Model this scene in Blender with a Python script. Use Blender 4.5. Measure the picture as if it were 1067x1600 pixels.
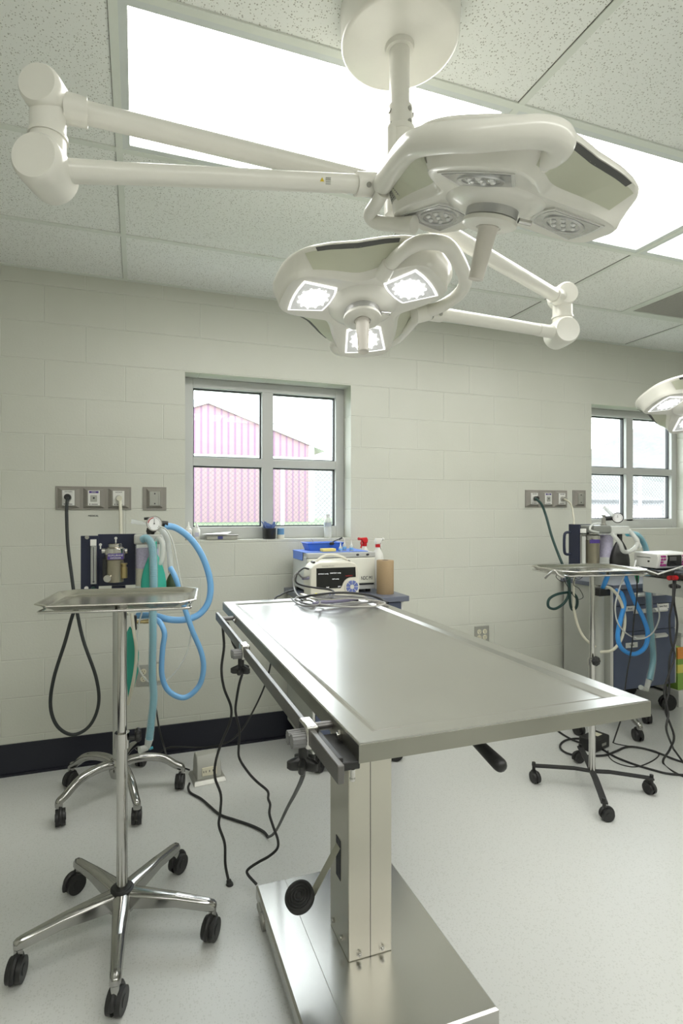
import bpy, bmesh, math, random
from mathutils import Vector, Matrix, Quaternion
random.seed(7)
PI = math.pi
for o in list(bpy.data.objects): bpy.data.objects.remove(o)
S = bpy.context.scene
C = S.collection

# ------------------------------------------------------------ camera
YAW = .317; FPX = 819.316; HOR = 800.391; CXP = 481.95; EYE = 1.384
cam_d = bpy.data.cameras.new('camera'); cam = bpy.data.objects.new('camera', cam_d); C.objects.link(cam)
cam.location = (0, 0, EYE); cam.rotation_euler = (PI/2, 0, -YAW)
cam_d.sensor_fit = 'VERTICAL'; cam_d.sensor_height = 36; cam_d.sensor_width = 24
cam_d.lens = FPX/1600*36
cam_d.shift_x = (533.5-CXP)/1600; cam_d.shift_y = (HOR-800)/1600
cam_d.clip_start = .02; cam_d.clip_end = 300
S.camera = cam
S.view_settings.view_transform = 'Standard'; S.view_settings.look = 'None'
S.view_settings.gamma = 1; S.view_settings.use_curve_mapping = False
S.view_settings.exposure = 0.75

# ------------------------------------------------------------ daylight
w = bpy.data.worlds.new('overcast_sky'); S.world = w; w.use_nodes = True
bg = w.node_tree.nodes['Background']; bg.inputs[0].default_value = (.93, .97, 1, 1); bg.inputs[1].default_value = 5.0
PANEL_LIGHT = 5.5        # ceiling light diffusers
CEIL = 2.685; WY = 3.11; XL, XR, YB = -1.75, 5.6, -2.6

_s, _c = math.sin(YAW), math.cos(YAW)
def on_wall(u, v, Y=WY):            # measured points of the photo on a plane Y = const
    t = (u-CXP)/FPX; z = Y/(_c-t*_s)
    return Vector((z*(_s+t*_c), Y, EYE-(v-HOR)*z/FPX))
def on_level(u, v, Z=0):            # on a level plane
    z = FPX*(EYE-Z)/(v-HOR); t = (u-CXP)/FPX
    return Vector((z*(_s+t*_c), z*(_c-t*_s), Z))
def at(u, v, z):                    # at a known distance
    t = (u-CXP)/FPX
    return Vector((z*(_s+t*_c), z*(_c-t*_s), EYE-(v-HOR)*z/FPX))

# ------------------------------------------------------------ materials
MATS = {}
def mat(name, col, rough=.5, metal=0, noise=0, nscale=20, bump=0, bscale=200, emis=None, estr=0, trans=0, alpha=1, coat=0, stretch=None, spec=.5):
    if name in MATS: return MATS[name]
    m = bpy.data.materials.new(name); m.use_nodes = True; nt = m.node_tree; b = nt.nodes['Principled BSDF']
    b.inputs['Base Color'].default_value = (*col, 1); b.inputs['Roughness'].default_value = rough
    b.inputs['Metallic'].default_value = metal; b.inputs['Specular IOR Level'].default_value = spec
    if coat: b.inputs['Coat Weight'].default_value = coat; b.inputs['Coat Roughness'].default_value = .1
    if trans: b.inputs['Transmission Weight'].default_value = trans
    if alpha < 1: b.inputs['Alpha'].default_value = alpha
    if emis: b.inputs['Emission Color'].default_value = (*emis, 1); b.inputs['Emission Strength'].default_value = estr
    tc = nt.nodes.new('ShaderNodeTexCoord'); vec = tc.outputs['Object']
    if stretch:
        mp = nt.nodes.new('ShaderNodeMapping'); mp.inputs['Scale'].default_value = stretch
        nt.links.new(vec, mp.inputs[0]); vec = mp.outputs[0]
    n = nt.nodes.new('ShaderNodeTexNoise'); n.inputs['Scale'].default_value = nscale; n.inputs['Detail'].default_value = 3
    nt.links.new(vec, n.inputs[0])
    k = noise if noise else .03
    mx = nt.nodes.new('ShaderNodeMix'); mx.data_type = 'RGBA'
    mx.inputs[6].default_value = (*[max(0, x*(1-k)) for x in col], 1); mx.inputs[7].default_value = (*[min(1, x*(1+k)) for x in col], 1)
    nt.links.new(n.outputs[0], mx.inputs[0]); nt.links.new(mx.outputs[2], b.inputs['Base Color'])
    if bump:
        n2 = nt.nodes.new('ShaderNodeTexNoise'); n2.inputs['Scale'].default_value = bscale; nt.links.new(vec, n2.inputs[0])
        bp = nt.nodes.new('ShaderNodeBump'); bp.inputs['Strength'].default_value = bump; bp.inputs['Distance'].default_value = .002
        nt.links.new(n2.outputs[0], bp.inputs['Height']); nt.links.new(bp.outputs[0], b.inputs['Normal'])
    MATS[name] = m; return m

def wall_mat():
    m = bpy.data.materials.new('painted_block'); m.use_nodes = True; nt = m.node_tree; N = nt.nodes; L = nt.links
    b = N['Principled BSDF']; b.inputs['Roughness'].default_value = .38
    tc = N.new('ShaderNodeTexCoord'); sx = N.new('ShaderNodeSeparateXYZ'); L.new(tc.outputs['Object'], sx.inputs[0])
    ax = N.new('ShaderNodeMath'); ax.inputs[1].default_value = .265; L.new(sx.outputs[0], ax.inputs[0])
    ay = N.new('ShaderNodeMath'); ay.inputs[1].default_value = -.002; L.new(sx.outputs[2], ay.inputs[0])
    cb = N.new('ShaderNodeCombineXYZ'); L.new(ax.outputs[0], cb.inputs[0]); L.new(ay.outputs[0], cb.inputs[1])
    br = N.new('ShaderNodeTexBrick'); br.inputs['Scale'].default_value = 1; br.inputs['Brick Width'].default_value = .41
    br.inputs['Row Height'].default_value = .2; br.inputs['Mortar Size'].default_value = .0035; br.inputs['Mortar Smooth'].default_value = .6
    br.offset = .5; br.offset_frequency = 2
    L.new(cb.outputs[0], br.inputs[0])
    # the cast lintels over the windows have no joints
    def between(sock, a, bb):
        g = N.new('ShaderNodeMath'); g.operation = 'GREATER_THAN'; g.inputs[1].default_value = a; L.new(sock, g.inputs[0])
        l = N.new('ShaderNodeMath'); l.operation = 'LESS_THAN'; l.inputs[1].default_value = bb; L.new(sock, l.inputs[0])
        q = N.new('ShaderNodeMath'); q.operation = 'MULTIPLY'; L.new(g.outputs[0], q.inputs[0]); L.new(l.outputs[0], q.inputs[1]); return q.outputs[0]
    xs = N.new('ShaderNodeMath'); xs.operation = 'ADD'; L.new(between(sx.outputs[0], .07, 1.49), xs.inputs[0]); L.new(between(sx.outputs[0], 3.08, 4.5), xs.inputs[1])
    q = N.new('ShaderNodeMath'); q.operation = 'MULTIPLY'; L.new(xs.outputs[0], q.inputs[0]); L.new(between(sx.outputs[2], 2.208, 2.396), q.inputs[1])
    inv = N.new('ShaderNodeMath'); inv.operation = 'SUBTRACT'; inv.inputs[0].default_value = 1; L.new(q.outputs[0], inv.inputs[1])
    mf = N.new('ShaderNodeMath'); mf.operation = 'MULTIPLY'; L.new(br.outputs['Fac'], mf.inputs[0]); L.new(inv.outputs[0], mf.inputs[1])
    n = N.new('ShaderNodeTexNoise'); n.inputs['Scale'].default_value = 90; n.inputs['Detail'].default_value = 5; L.new(tc.outputs['Object'], n.inputs[0])
    n3 = N.new('ShaderNodeTexNoise'); n3.inputs['Scale'].default_value = 3; L.new(tc.outputs['Object'], n3.inputs[0])
    h = N.new('ShaderNodeMath'); h.operation = 'MULTIPLY_ADD'; h.inputs[1].default_value = -1.0; L.new(mf.outputs[0], h.inputs[0])
    hn = N.new('ShaderNodeMath'); hn.operation = 'MULTIPLY'; hn.inputs[1].default_value = .22; L.new(n.outputs[0], hn.inputs[0]); L.new(hn.outputs[0], h.inputs[2])
    bp = N.new('ShaderNodeBump'); bp.inputs['Strength'].default_value = .64; bp.inputs['Distance'].default_value = .004; L.new(h.outputs[0], bp.inputs['Height'])
    L.new(bp.outputs[0], b.inputs['Normal'])
    mx = N.new('ShaderNodeMix'); mx.data_type = 'RGBA'; mx.inputs[6].default_value = (.565, .575, .50, 1); mx.inputs[7].default_value = (.62, .625, .56, 1)
    L.new(n3.outputs[0], mx.inputs[0]); 
    m2 = N.new('ShaderNodeMix'); m2.data_type = 'RGBA'; m2.inputs[7].default_value = (.70, .705, .64, 1); L.new(mx.outputs[2], m2.inputs[6])
    m3 = N.new('ShaderNodeMath'); m3.operation = 'MULTIPLY'; m3.inputs[1].default_value = .45; L.new(mf.outputs[0], m3.inputs[0]); L.new(m3.outputs[0], m2.inputs[0])
    L.new(m2.outputs[2], b.inputs['Base Color'])
    return m

def speck_mat(name, base, dark, scale, thr, rough, bump=0, rnd=1.0, second=None):
    m = bpy.data.materials.new(name); m.use_nodes = True; nt = m.node_tree; N = nt.nodes; L = nt.links
    b = N['Principled BSDF']; b.inputs['Roughness'].default_value = rough
    tc = N.new('ShaderNodeTexCoord')
    nz = N.new('ShaderNodeTexNoise'); nz.inputs['Scale'].default_value = scale*.7; L.new(tc.outputs['Object'], nz.inputs[0])
    vm = N.new('ShaderNodeVectorMath'); vm.operation = 'SCALE'; vm.inputs['Scale'].default_value = .9/scale; L.new(nz.outputs['Color'], vm.inputs[0])
    va = N.new('ShaderNodeVectorMath'); L.new(tc.outputs['Object'], va.inputs[0]); L.new(vm.outputs[0], va.inputs[1])
    v = N.new('ShaderNodeTexVoronoi'); v.inputs['Scale'].default_value = scale; v.inputs['Randomness'].default_value = rnd; L.new(va.outputs[0], v.inputs[0])
    sc = N.new('ShaderNodeSeparateColor'); L.new(v.outputs['Color'], sc.inputs[0])
    th = N.new('ShaderNodeMath'); th.operation = 'MULTIPLY'; th.inputs[1].default_value = thr; L.new(sc.outputs[0], th.inputs[0])
    lt = N.new('ShaderNodeMath'); lt.operation = 'LESS_THAN'; L.new(v.outputs['Distance'], lt.inputs[0]); L.new(th.outputs[0], lt.inputs[1])
    n = N.new('ShaderNodeTexNoise'); n.inputs['Scale'].default_value = 2.5; L.new(tc.outputs['Object'], n.inputs[0])
    mb = N.new('ShaderNodeMix'); mb.data_type = 'RGBA'; mb.inputs[6].default_value = (*[x*.96 for x in base], 1); mb.inputs[7].default_value = (*base, 1); L.new(n.outputs[0], mb.inputs[0])
    mx = N.new('ShaderNodeMix'); mx.data_type = 'RGBA'; L.new(mb.outputs[2], mx.inputs[6]); mx.inputs[7].default_value = (*dark, 1); L.new(lt.outputs[0], mx.inputs[0])
    L.new(mx.outputs[2], b.inputs['Base Color'])
    if bump:
        bp = N.new('ShaderNodeBump'); bp.inputs['Strength'].default_value = bump; bp.inputs['Distance'].default_value = .002; bp.invert = True
        L.new(lt.outputs[0], bp.inputs['Height']); L.new(bp.outputs[0], b.inputs['Normal'])
    return m

def barn_mat():
    m = bpy.data.materials.new('barn_siding'); m.use_nodes = True; nt = m.node_tree; N = nt.nodes; L = nt.links
    b = N['Principled BSDF']; b.inputs['Roughness'].default_value = .6
    tc = N.new('ShaderNodeTexCoord'); wv = N.new('ShaderNodeTexWave'); wv.wave_type = 'BANDS'; wv.bands_direction = 'X'
    wv.inputs['Scale'].default_value = 1.75; L.new(tc.outputs['Object'], wv.inputs[0])
    r = N.new('ShaderNodeValToRGB'); e = r.color_ramp.elements; e[0].position = .05; e[0].color = (.19, .10, .17, 1); e[1].position = .3; e[1].color = (.27, .175, .185, 1)
    L.new(wv.outputs[0], r.inputs[0]); L.new(r.outputs[0], b.inputs['Base Color']); return m

def brushed(name, col, rough, axis, dirt=.12):
    m = bpy.data.materials.new(name); m.use_nodes = True; nt = m.node_tree; N = nt.nodes; L = nt.links
    b = N['Principled BSDF']; b.inputs['Metallic'].default_value = 1; b.inputs['Roughness'].default_value = rough
    tc = N.new('ShaderNodeTexCoord'); mp = N.new('ShaderNodeMapping'); mp.inputs['Scale'].default_value = [(12 if i == axis else 700) for i in range(3)]
    L.new(tc.outputs['Object'], mp.inputs[0]); n = N.new('ShaderNodeTexNoise'); n.inputs['Scale'].default_value = 1; n.inputs['Detail'].default_value = 4; L.new(mp.outputs[0], n.inputs[0])
    n2 = N.new('ShaderNodeTexNoise'); n2.inputs['Scale'].default_value = 4; n2.inputs['Detail'].default_value = 2; L.new(tc.outputs['Object'], n2.inputs[0])
    mx = N.new('ShaderNodeMix'); mx.data_type = 'RGBA'; mx.inputs[6].default_value = (*[x*(1-dirt) for x in col], 1); mx.inputs[7].default_value = (*[min(1, x*(1+dirt)) for x in col], 1); L.new(n2.outputs[0], mx.inputs[0])
    L.new(mx.outputs[2], b.inputs['Base Color'])
    mr = N.new('ShaderNodeMapRange'); mr.inputs['To Min'].default_value = rough*.975; mr.inputs['To Max'].default_value = rough*1.025; L.new(n.outputs[0], mr.inputs[0]); L.new(mr.outputs[0], b.inputs['Roughness'])
    return m

M_wall = wall_mat()
M_ceil = speck_mat('acoustic_tile', (.86, .88, .84), (.46, .46, .41), 165, .40, .9, .3)
M_floor = speck_mat('vinyl_floor', (.655, .665, .64), (.57, .58, .55), 150, .5, .3)
M_barn = barn_mat()
M_steel = brushed('brushed_steel', (.53, .525, .50), .27, 1, .1)
M_steelv = brushed('brushed_steel_upright', (.58, .56, .49), .34, 2, .08)
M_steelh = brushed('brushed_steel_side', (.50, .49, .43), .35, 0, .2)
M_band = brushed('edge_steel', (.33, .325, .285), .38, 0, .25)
M_tray = brushed('tray_steel', (.66, .64, .58), .22, 0, .08)
M_chrome = mat('chrome', (.58, .57, .55), .10, 1)
M_alum = mat('polished_aluminium', (.42, .415, .40), .16, 1, noise=.1)
M_dull = mat('dull_metal', (.42, .41, .38), .35, .9)
M_srail = mat('grey_side_rail', (.17, .165, .16), .38, .8)
M_tbar = mat('ceiling_grid_paint', (.72, .755, .69), .5)
M_trimw = mat('fixture_frame_paint', (.66, .70, .68), .45)
M_base = mat('navy_rubber', (.009, .010, .020), .5)
M_frame = mat('window_frame_metal', (.50, .51, .49), .4)
M_gasket = mat('black_gasket', (.03, .032, .035), .5)
M_black = mat('black_plastic', (.016, .016, .016), .42)
M_rubber = mat('black_rubber', (.02, .02, .02), .6, bump=.2)
M_cord = mat('black_cord', (.018, .018, .018), .45)
M_lamp = mat('ivory_enamel', (.82, .805, .74), .28, coat=.3)
M_panel = mat('ivory_side_panel', (.60, .61, .48), .35)
M_slot = mat('vent_slot_dark', (.10, .10, .095), .5)
M_lensoff = mat('reflector_off', (.50, .50, .50), .16, .7, noise=.35, nscale=60)
M_ledd = mat('led_dome', (.75, .75, .73), .06, .2, coat=1)
M_lenson = mat('reflector_lit', (.9, .9, .9), .2, .3, noise=.3, nscale=70, emis=(1, 1, .98), estr=.12)
M_ledon = mat('led_lit', (1, 1, 1), .2, emis=(1, 1, .97), estr=9)
M_lensrim = mat('lens_rim_lit', (.95, .95, .95), .2, emis=(1, 1, 1), estr=.6)
M_handle = mat('handle_plastic', (.72, .68, .62), .35)
M_ring = mat('silver_ring', (.55, .55, .55), .3, .8)
M_white = mat('white_plastic', (.72, .72, .68), .35)
M_cream = mat('cream_plastic', (.66, .64, .55), .4)
M_taupe = mat('taupe_plate', (.27, .255, .225), .45)
M_navy = mat('navy_panel', (.008, .012, .036), .5)
M_bluegrey = mat('blue_grey_laminate', (.085, .105, .17), .45)
M_bluetop = mat('blue_grey_worktop', (.13, .145, .19), .35)
M_lgrey = mat('light_grey_laminate', (.46, .47, .43), .5)
M_blue = mat('blue_plastic', (.06, .17, .62), .4)
M_bluepad = mat('blue_pad', (.14, .24, .62), .8)
M_yellow = mat('yellow_sponge', (.75, .62, .2), .9, bump=.5)
M_red = mat('red_plastic', (.55, .015, .02), .35)
M_kraft = mat('kraft_paper', (.36, .26, .15), .85, noise=.08, nscale=60, stretch=(1, 1, 4))
M_bluehose = mat('blue_hose', (.20, .47, .80), .3, alpha=.86)
M_bluehose2 = mat('bright_blue_hose', (.05, .30, .75), .3)
M_teal = mat('teal_inner_hose', (.05, .33, .42), .35)
M_clear = mat('clear_tubing', (.75, .80, .82), .12, alpha=.25)
M_clearthin = mat('clear_line', (.72, .74, .70), .15, alpha=.6)
M_green = mat('green_rubber_bag', (.03, .36, .27), .5)
M_olive = mat('dark_green_bag', (.03, .06, .02), .5)
M_dkhose = mat('dark_green_hose', (.015, .05, .045), .5)
M_greyhose = mat('charcoal_hose', (.03, .035, .035), .5)
M_whitehose = mat('cream_hose', (.66, .64, .52), .45)
M_brass = mat('aged_brass', (.45, .36, .18), .3, .9)
M_bronze = mat('vaporizer_body', (.34, .31, .24), .28, .85)
M_purple = mat('purple_label', (.07, .04, .22), .5)
M_screen = mat('dark_screen', (.008, .008, .008), .15)
M_textw = mat('screen_text', (.8, .8, .8), .5, emis=(.9, .9, .9), estr=.5)
M_textr = mat('screen_text_red', (.3, .02, .02), .5, emis=(.5, .03, .03), estr=.4)
M_ink = mat('print_ink', (.03, .03, .04), .6)
M_plate = mat('outlet_plate_steel', (.42, .42, .38), .4, .5)
M_recep = mat('ivory_receptacle', (.70, .67, .52), .4)
M_glass = mat('gauge_glass', (.85, .85, .85), .2)
M_grass = mat('grass', (.085, .13, .06), .9, noise=.5, nscale=8)
M_snow = mat('pale_gravel', (.125, .13, .13), .9, noise=.25, nscale=4)
M_hill = mat('hillside', (.105, .108, .10), .9, noise=.35, nscale=1.6)
M_wtrim = mat('white_trim', (.8, .8, .8), .5)
M_wire = mat('galvanised_wire', (.09, .09, .10), .5)
M_magenta = mat('magenta_buttons', (.33, .03, .20), .5)
M_mat2 = mat('dark_table_pad', (.10, .115, .14), .3)
M_rail = mat('dark_rail', (.055, .05, .045), .35, .5)
M_granule = mat('absorber_granules', (.48, .42, .62), .8, noise=.4, nscale=150)
M_pane = bpy.data.materials.new('window_glass'); M_pane.use_nodes = True
_nt = M_pane.node_tree; _nt.nodes.remove(_nt.nodes['Principled BSDF'])
_g = _nt.nodes.new('ShaderNodeBsdfGlossy'); _g.inputs['Roughness'].default_value = .02
_t = _nt.nodes.new('ShaderNodeBsdfTransparent'); _t.inputs[0].default_value = (.95, .97, .97, 1)
_m = _nt.nodes.new('ShaderNodeMixShader'); _m.inputs[0].default_value = .015
_nt.links.new(_t.outputs[0], _m.inputs[1]); _nt.links.new(_g.outputs[0], _m.inputs[2]); _nt.links.new(_m.outputs[0], _nt.nodes['Material Output'].inputs[0])

def diffuser_mat():
    m = bpy.data.materials.new('prismatic_diffuser'); m.use_nodes = True; nt = m.node_tree; N = nt.nodes; L = nt.links
    b = N['Principled BSDF']; b.inputs['Base Color'].default_value = (.8, .8, .8, 1)
    tc = N.new('ShaderNodeTexCoord'); v = N.new('ShaderNodeTexVoronoi'); v.inputs['Scale'].default_value = 110; v.inputs['Randomness'].default_value = 0; L.new(tc.outputs['Object'], v.inputs[0])
    mr = N.new('ShaderNodeMapRange'); mr.inputs['To Min'].default_value = 1.0; mr.inputs['To Max'].default_value = .8; L.new(v.outputs['Distance'], mr.inputs[0])
    mu = N.new('ShaderNodeMath'); mu.operation = 'MULTIPLY'; mu.inputs[1].default_value = PANEL_LIGHT; L.new(mr.outputs[0], mu.inputs[0])
    b.inputs['Emission Color'].default_value = (1, .99, .95, 1); L.new(mu.outputs[0], b.inputs['Emission Strength'])
    return m
M_diff = diffuser_mat()

# ------------------------------------------------------------ mesh helpers
def rotz(a): return Matrix.Rotation(a, 4, 'Z')
def frame_to(d):
    return Vector(d).to_track_quat('Z', 'Y').to_matrix().to_4x4()
class MB:
    def __init__(s): s.bm = bmesh.new()
    def box(s, lo, hi, mtx=None):
        lo, hi = Vector(lo), Vector(hi); r = bmesh.ops.create_cube(s.bm, size=1)
        M = Matrix.Translation((lo+hi)/2) @ Matrix.Diagonal((*[abs(a) for a in (hi-lo)], 1))
        if mtx: M = mtx @ M
        bmesh.ops.transform(s.bm, matrix=M, verts=r['verts']); return s
    def cyl(s, p0, p1, r0, r1=None, seg=24, caps=True):
        p0, p1 = Vector(p0), Vector(p1); r1 = r0 if r1 is None else r1; d = p1-p0
        r = bmesh.ops.create_cone(s.bm, cap_ends=caps, segments=seg, radius1=max(r0, 1e-5), radius2=max(r1, 1e-5), depth=d.length)
        bmesh.ops.transform(s.bm, matrix=Matrix.Translation((p0+p1)/2) @ frame_to(d), verts=r['verts']); return s
    def ball(s, c, r, sc=(1, 1, 1), seg=20, mtx=None):
        q = bmesh.ops.create_uvsphere(s.bm, u_segments=seg, v_segments=max(8, seg//2), radius=r)
        M = Matrix.Translation(c) @ (mtx or Matrix()) @ Matrix.Diagonal((*sc, 1))
        bmesh.ops.transform(s.bm, matrix=M, verts=q['verts']); return s
    def lathe(s, prof, mtx=None, seg=32):       # prof: list of (r, z)
        rings = []
        for r, z in prof:
            rings.append([s.bm.verts.new((r*math.cos(2*PI*i/seg), r*math.sin(2*PI*i/seg), z)) for i in range(seg)])
        for a, b in zip(rings, rings[1:]):
            for i in range(seg): s.bm.faces.new((a[i], a[(i+1) % seg], b[(i+1) % seg], b[i]))
        s.bm.faces.new(rings[0][::-1]); s.bm.faces.new(rings[-1])
        if mtx: bmesh.ops.transform(s.bm, matrix=mtx, verts=[v for R in rings for v in R])
        return s
    def loft(s, rings, mtx=None, closed=True, cap=True):
        R = [[s.bm.verts.new(p) for p in ring] for ring in rings]; n = len(R[0])
        for a, b in zip(R, R[1:]):
            for i in range(n if closed else n-1): s.bm.faces.new((a[i], a[(i+1) % n], b[(i+1) % n], b[i]))
        if cap: s.bm.faces.new(R[0][::-1]); s.bm.faces.new(R[-1])
        if mtx: bmesh.ops.transform(s.bm, matrix=mtx, verts=[v for q in R for v in q])
        return s
    def prism(s, poly, z0, z1, mtx=None):
        return s.loft([[(x, y, z0) for x, y in poly], [(x, y, z1) for x, y in poly]], mtx)
    def tube(s, pts, r, seg=12, smooth=6, closed=False, corr=0, rfun=None):
        P = spline(pts, smooth, closed) if smooth else [Vector(p) for p in pts]
        n = len(P); rings = []; up = None
        for i, p in enumerate(P):
            a = P[(i-1) % n] if (closed or i > 0) else p; b = P[(i+1) % n] if (closed or i < n-1) else p
            t = (b-a).normalized() if (b-a).length > 1e-9 else Vector((0, 0, 1))
            if up is None: up = t.orthogonal().normalized()
            up = (up - t*up.dot(t)); up = up.normalized() if up.length > 1e-6 else t.orthogonal().normalized()
            sd = t.cross(up); rr = rfun(i/(n-1)) if rfun else r
            if corr: rr *= 1+corr*(1 if i % 2 else -1)
            rings.append([p+up*math.cos(2*PI*k/seg)*rr+sd*math.sin(2*PI*k/seg)*rr for k in range(seg)])
        if closed: rings.append(rings[0]); s.loft(rings, cap=False); bmesh.ops.remove_doubles(s.bm, verts=s.bm.verts, dist=1e-5)
        else: s.loft(rings)
        return s
    def xf(s, m): bmesh.ops.transform(s.bm, matrix=m, verts=s.bm.verts); return s
def spline(pts, k=6, closed=False):
    P = [Vector(p) for p in pts]; n = len(P)
    if n < 3: return [P[0].lerp(P[1], i/k) for i in range(k+1)] if n == 2 else P
    out = []
    rng = range(n if closed else n-1)
    for i in rng:
        p1, p2 = P[i], P[(i+1) % n]
        p0 = P[(i-1) % n] if (closed or i > 0) else p1*2-p2
        p3 = P[(i+2) % n] if (closed or i < n-2) else p2*2-p1
        for j in range(k):
            t = j/k; out.append(.5*((2*p1)+(p2-p0)*t+(2*p0-5*p1+4*p2-p3)*t*t+(3*p1-p0-3*p2+p3)*t*t*t))
    if not closed: out.append(P[-1])
    return out
ORG = {}
def obj(name, mb, m, parent=None, bevel=0, smooth=True, kind=None, label=None, sub=0):
    me = bpy.data.meshes.new(name); bm = mb.bm
    org = Vector(ORG[parent.name]) if parent else None
    if org is None:
        if smooth is not None and len(bm.verts) and kind is None:
            xs = [v.co for v in bm.verts]; lo = [min(v[i] for v in xs) for i in range(3)]; hi = [max(v[i] for v in xs) for i in range(3)]
            org = Vector(((lo[0]+hi[0])/2, (lo[1]+hi[1])/2, lo[2]))
        else: org = Vector((0, 0, 0))
    if org.length: bmesh.ops.translate(bm, verts=bm.verts, vec=-org)
    bmesh.ops.recalc_face_normals(bm, faces=bm.faces)
    bm.to_mesh(me); bm.free()
    o = bpy.data.objects.new(name, me); C.objects.link(o); me.materials.append(m)
    if smooth:
        me.shade_smooth(); me.set_sharp_from_angle(angle=math.radians(40))
    if parent: o.parent = parent
    else: o.location = org
    ORG[o.name] = tuple(org)
    if bevel:
        b = o.modifiers.new('bevel', 'BEVEL'); b.width = bevel; b.segments = 3; b.limit_method = 'ANGLE'; b.angle_limit = math.radians(40)
    if sub:
        q = o.modifiers.new('subdivision', 'SUBSURF'); q.levels = sub; q.render_levels = sub
    if kind: o['kind'] = kind
    if label: o['label'] = label
    return o
def thing(name, loc, label, cat, group=None):
    o = bpy.data.objects.new(name, None); C.objects.link(o); o.location = loc; o.empty_display_size = .05
    ORG[o.name] = tuple(loc); o['label'] = label; o['category'] = cat
    if group: o['group'] = group
    return o
def tag(o, label, cat, group=None):
    o['label'] = label; o['category'] = cat
    if group: o['group'] = group
    return o
def struct(name, mb, m, parent=None, **k):
    return obj(name, mb, m, parent, kind='structure', **k)
def text(name, body, size, mtx, m, parent, depth=.0006, align='CENTER'):
    cu = bpy.data.curves.new(name, 'FONT'); cu.body = body; cu.size = size; cu.extrude = depth; cu.align_x = align; cu.align_y = 'CENTER'
    t = bpy.data.objects.new('tmp_text', cu); C.objects.link(t)
    dg = bpy.context.evaluated_depsgraph_get(); me = bpy.data.meshes.new_from_object(t.evaluated_get(dg))
    bpy.data.objects.remove(t); bm = MB(); bm.bm.from_mesh(me); bpy.data.meshes.remove(me); bm.xf(mtx)
    return obj(name, bm, m, parent, smooth=False)
FACE = Matrix.Rotation(PI/2, 4, 'X')        # text standing upright, read from -Y
T = Matrix.Translation

# ============================================================ room shell
OPEN = [(.268, 1.306, 1.219, 2.197), (3.279, 4.32, 1.255, 2.205)]
mb = MB()
xs = [XL-.2, OPEN[0][0], OPEN[0][1], OPEN[1][0], OPEN[1][1], XR+.2]
for i in range(5):
    if i in (1, 3):
        o_ = OPEN[0] if i == 1 else OPEN[1]
        mb.box((xs[i], WY, -.1), (xs[i+1], WY+.22, o_[2])); mb.box((xs[i], WY, o_[3]), (xs[i+1], WY+.22, CEIL+.1))
    else: mb.box((xs[i], WY, -.1), (xs[i+1], WY+.22, CEIL+.1))
struct('wall_back', mb, M_wall, smooth=False)
struct('wall_left', MB().box((XL-.2, YB-.2, -.1), (XL, WY, CEIL+.1)), M_wall, smooth=False)
struct('wall_right', MB().box((XR, YB-.2, -.1), (XR+.2, WY, CEIL+.1)), M_wall, smooth=False)
struct('wall_front', MB().box((XL, YB-.2, -.1), (XR, YB, CEIL+.1)), M_wall, smooth=False)
struct('floor', MB().box((XL, YB, -.1), (XR, WY, 0)), M_floor, smooth=False)
struct('baseboard_back', MB().box((XL, WY-.009, 0), (XR, WY, .165)).box((XL, WY-.018, 0), (XR, WY-.009, .012)), M_base, smooth=False)
struct('baseboard_left', MB().box((XL, YB, 0), (XL+.009, WY-.018, .165)), M_base, smooth=False)
struct('baseboard_right', MB().box((XR-.009, YB, 0), (XR, WY-.018, .165)), M_base, smooth=False)

TX, TY = -.058, 1.384
LIGHTS = [(0, 0), (1, 0), (2, 0), (-1, -4), (0, -4), (1, -4), (2, -4), (3, -4)]   # (column of 1.22 m, row of .61 m)
VENT = (TX+3.05, TY+.61)
holes = [(TX+1.22*a, TY+.61*b, TX+1.22*(a+1), TY+.61*(b+1)) for a, b in LIGHTS]
holes.append((VENT[0], VENT[1], VENT[0]+.61, VENT[1]+.61))
ys = [YB]+[TY+.61*k for k in range(-6, 3)]+[WY]; ys = sorted(y for y in ys if YB <= y <= WY)
xg = sorted({XL, XR, *[TX+1.22*k for k in range(-1, 5) if XL < TX+1.22*k < XR], VENT[0], VENT[0]+.61})
mb = MB()
for a, b in zip(xg, xg[1:]):
    for c, d in zip(ys, ys[1:]):
        cx, cy = (a+b)/2, (c+d)/2
        if any(h[0] < cx < h[2] and h[1] < cy < h[3] for h in holes): continue
        mb.box((a, c, CEIL), (b, d, CEIL+.02))
struct('ceiling', mb, M_ceil, smooth=False)
mb = MB(); G = .012
for y in ys[1:-1]: mb.box((XL, y-G, CEIL-.006), (XR, y+G, CEIL-.0005))
for y0, y1 in zip(ys, ys[1:]):
    cols = [TX+1.22*k for k in range(-1, 5) if XL < TX+1.22*k < XR]
    if abs(y0-VENT[1]) < .01: cols += [VENT[0]]
    for x in cols: mb.box((x-G, y0, CEIL-.0055), (x+G, y1, CEIL-.0004))
mb.box((XL, WY-.022, CEIL-.006), (XR, WY, CEIL-.0003))
struct('trim_1', mb, M_tbar, smooth=False)
mb = MB()  # thin dark strips painting the tiles' edge shadow along one side of the grid bars
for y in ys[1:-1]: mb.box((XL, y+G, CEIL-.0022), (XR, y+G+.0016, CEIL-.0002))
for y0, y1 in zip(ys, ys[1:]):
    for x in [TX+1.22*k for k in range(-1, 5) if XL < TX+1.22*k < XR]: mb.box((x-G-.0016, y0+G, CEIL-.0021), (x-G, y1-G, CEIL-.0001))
struct('tile_shadow_lines', mb, mat('tile_shadow_tone', (.10, .10, .09), .8), smooth=False)
struct('trim_2', MB().box((XL, YB, CEIL+.16), (XR, WY, CEIL+.2)), M_tbar, smooth=False)

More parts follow.
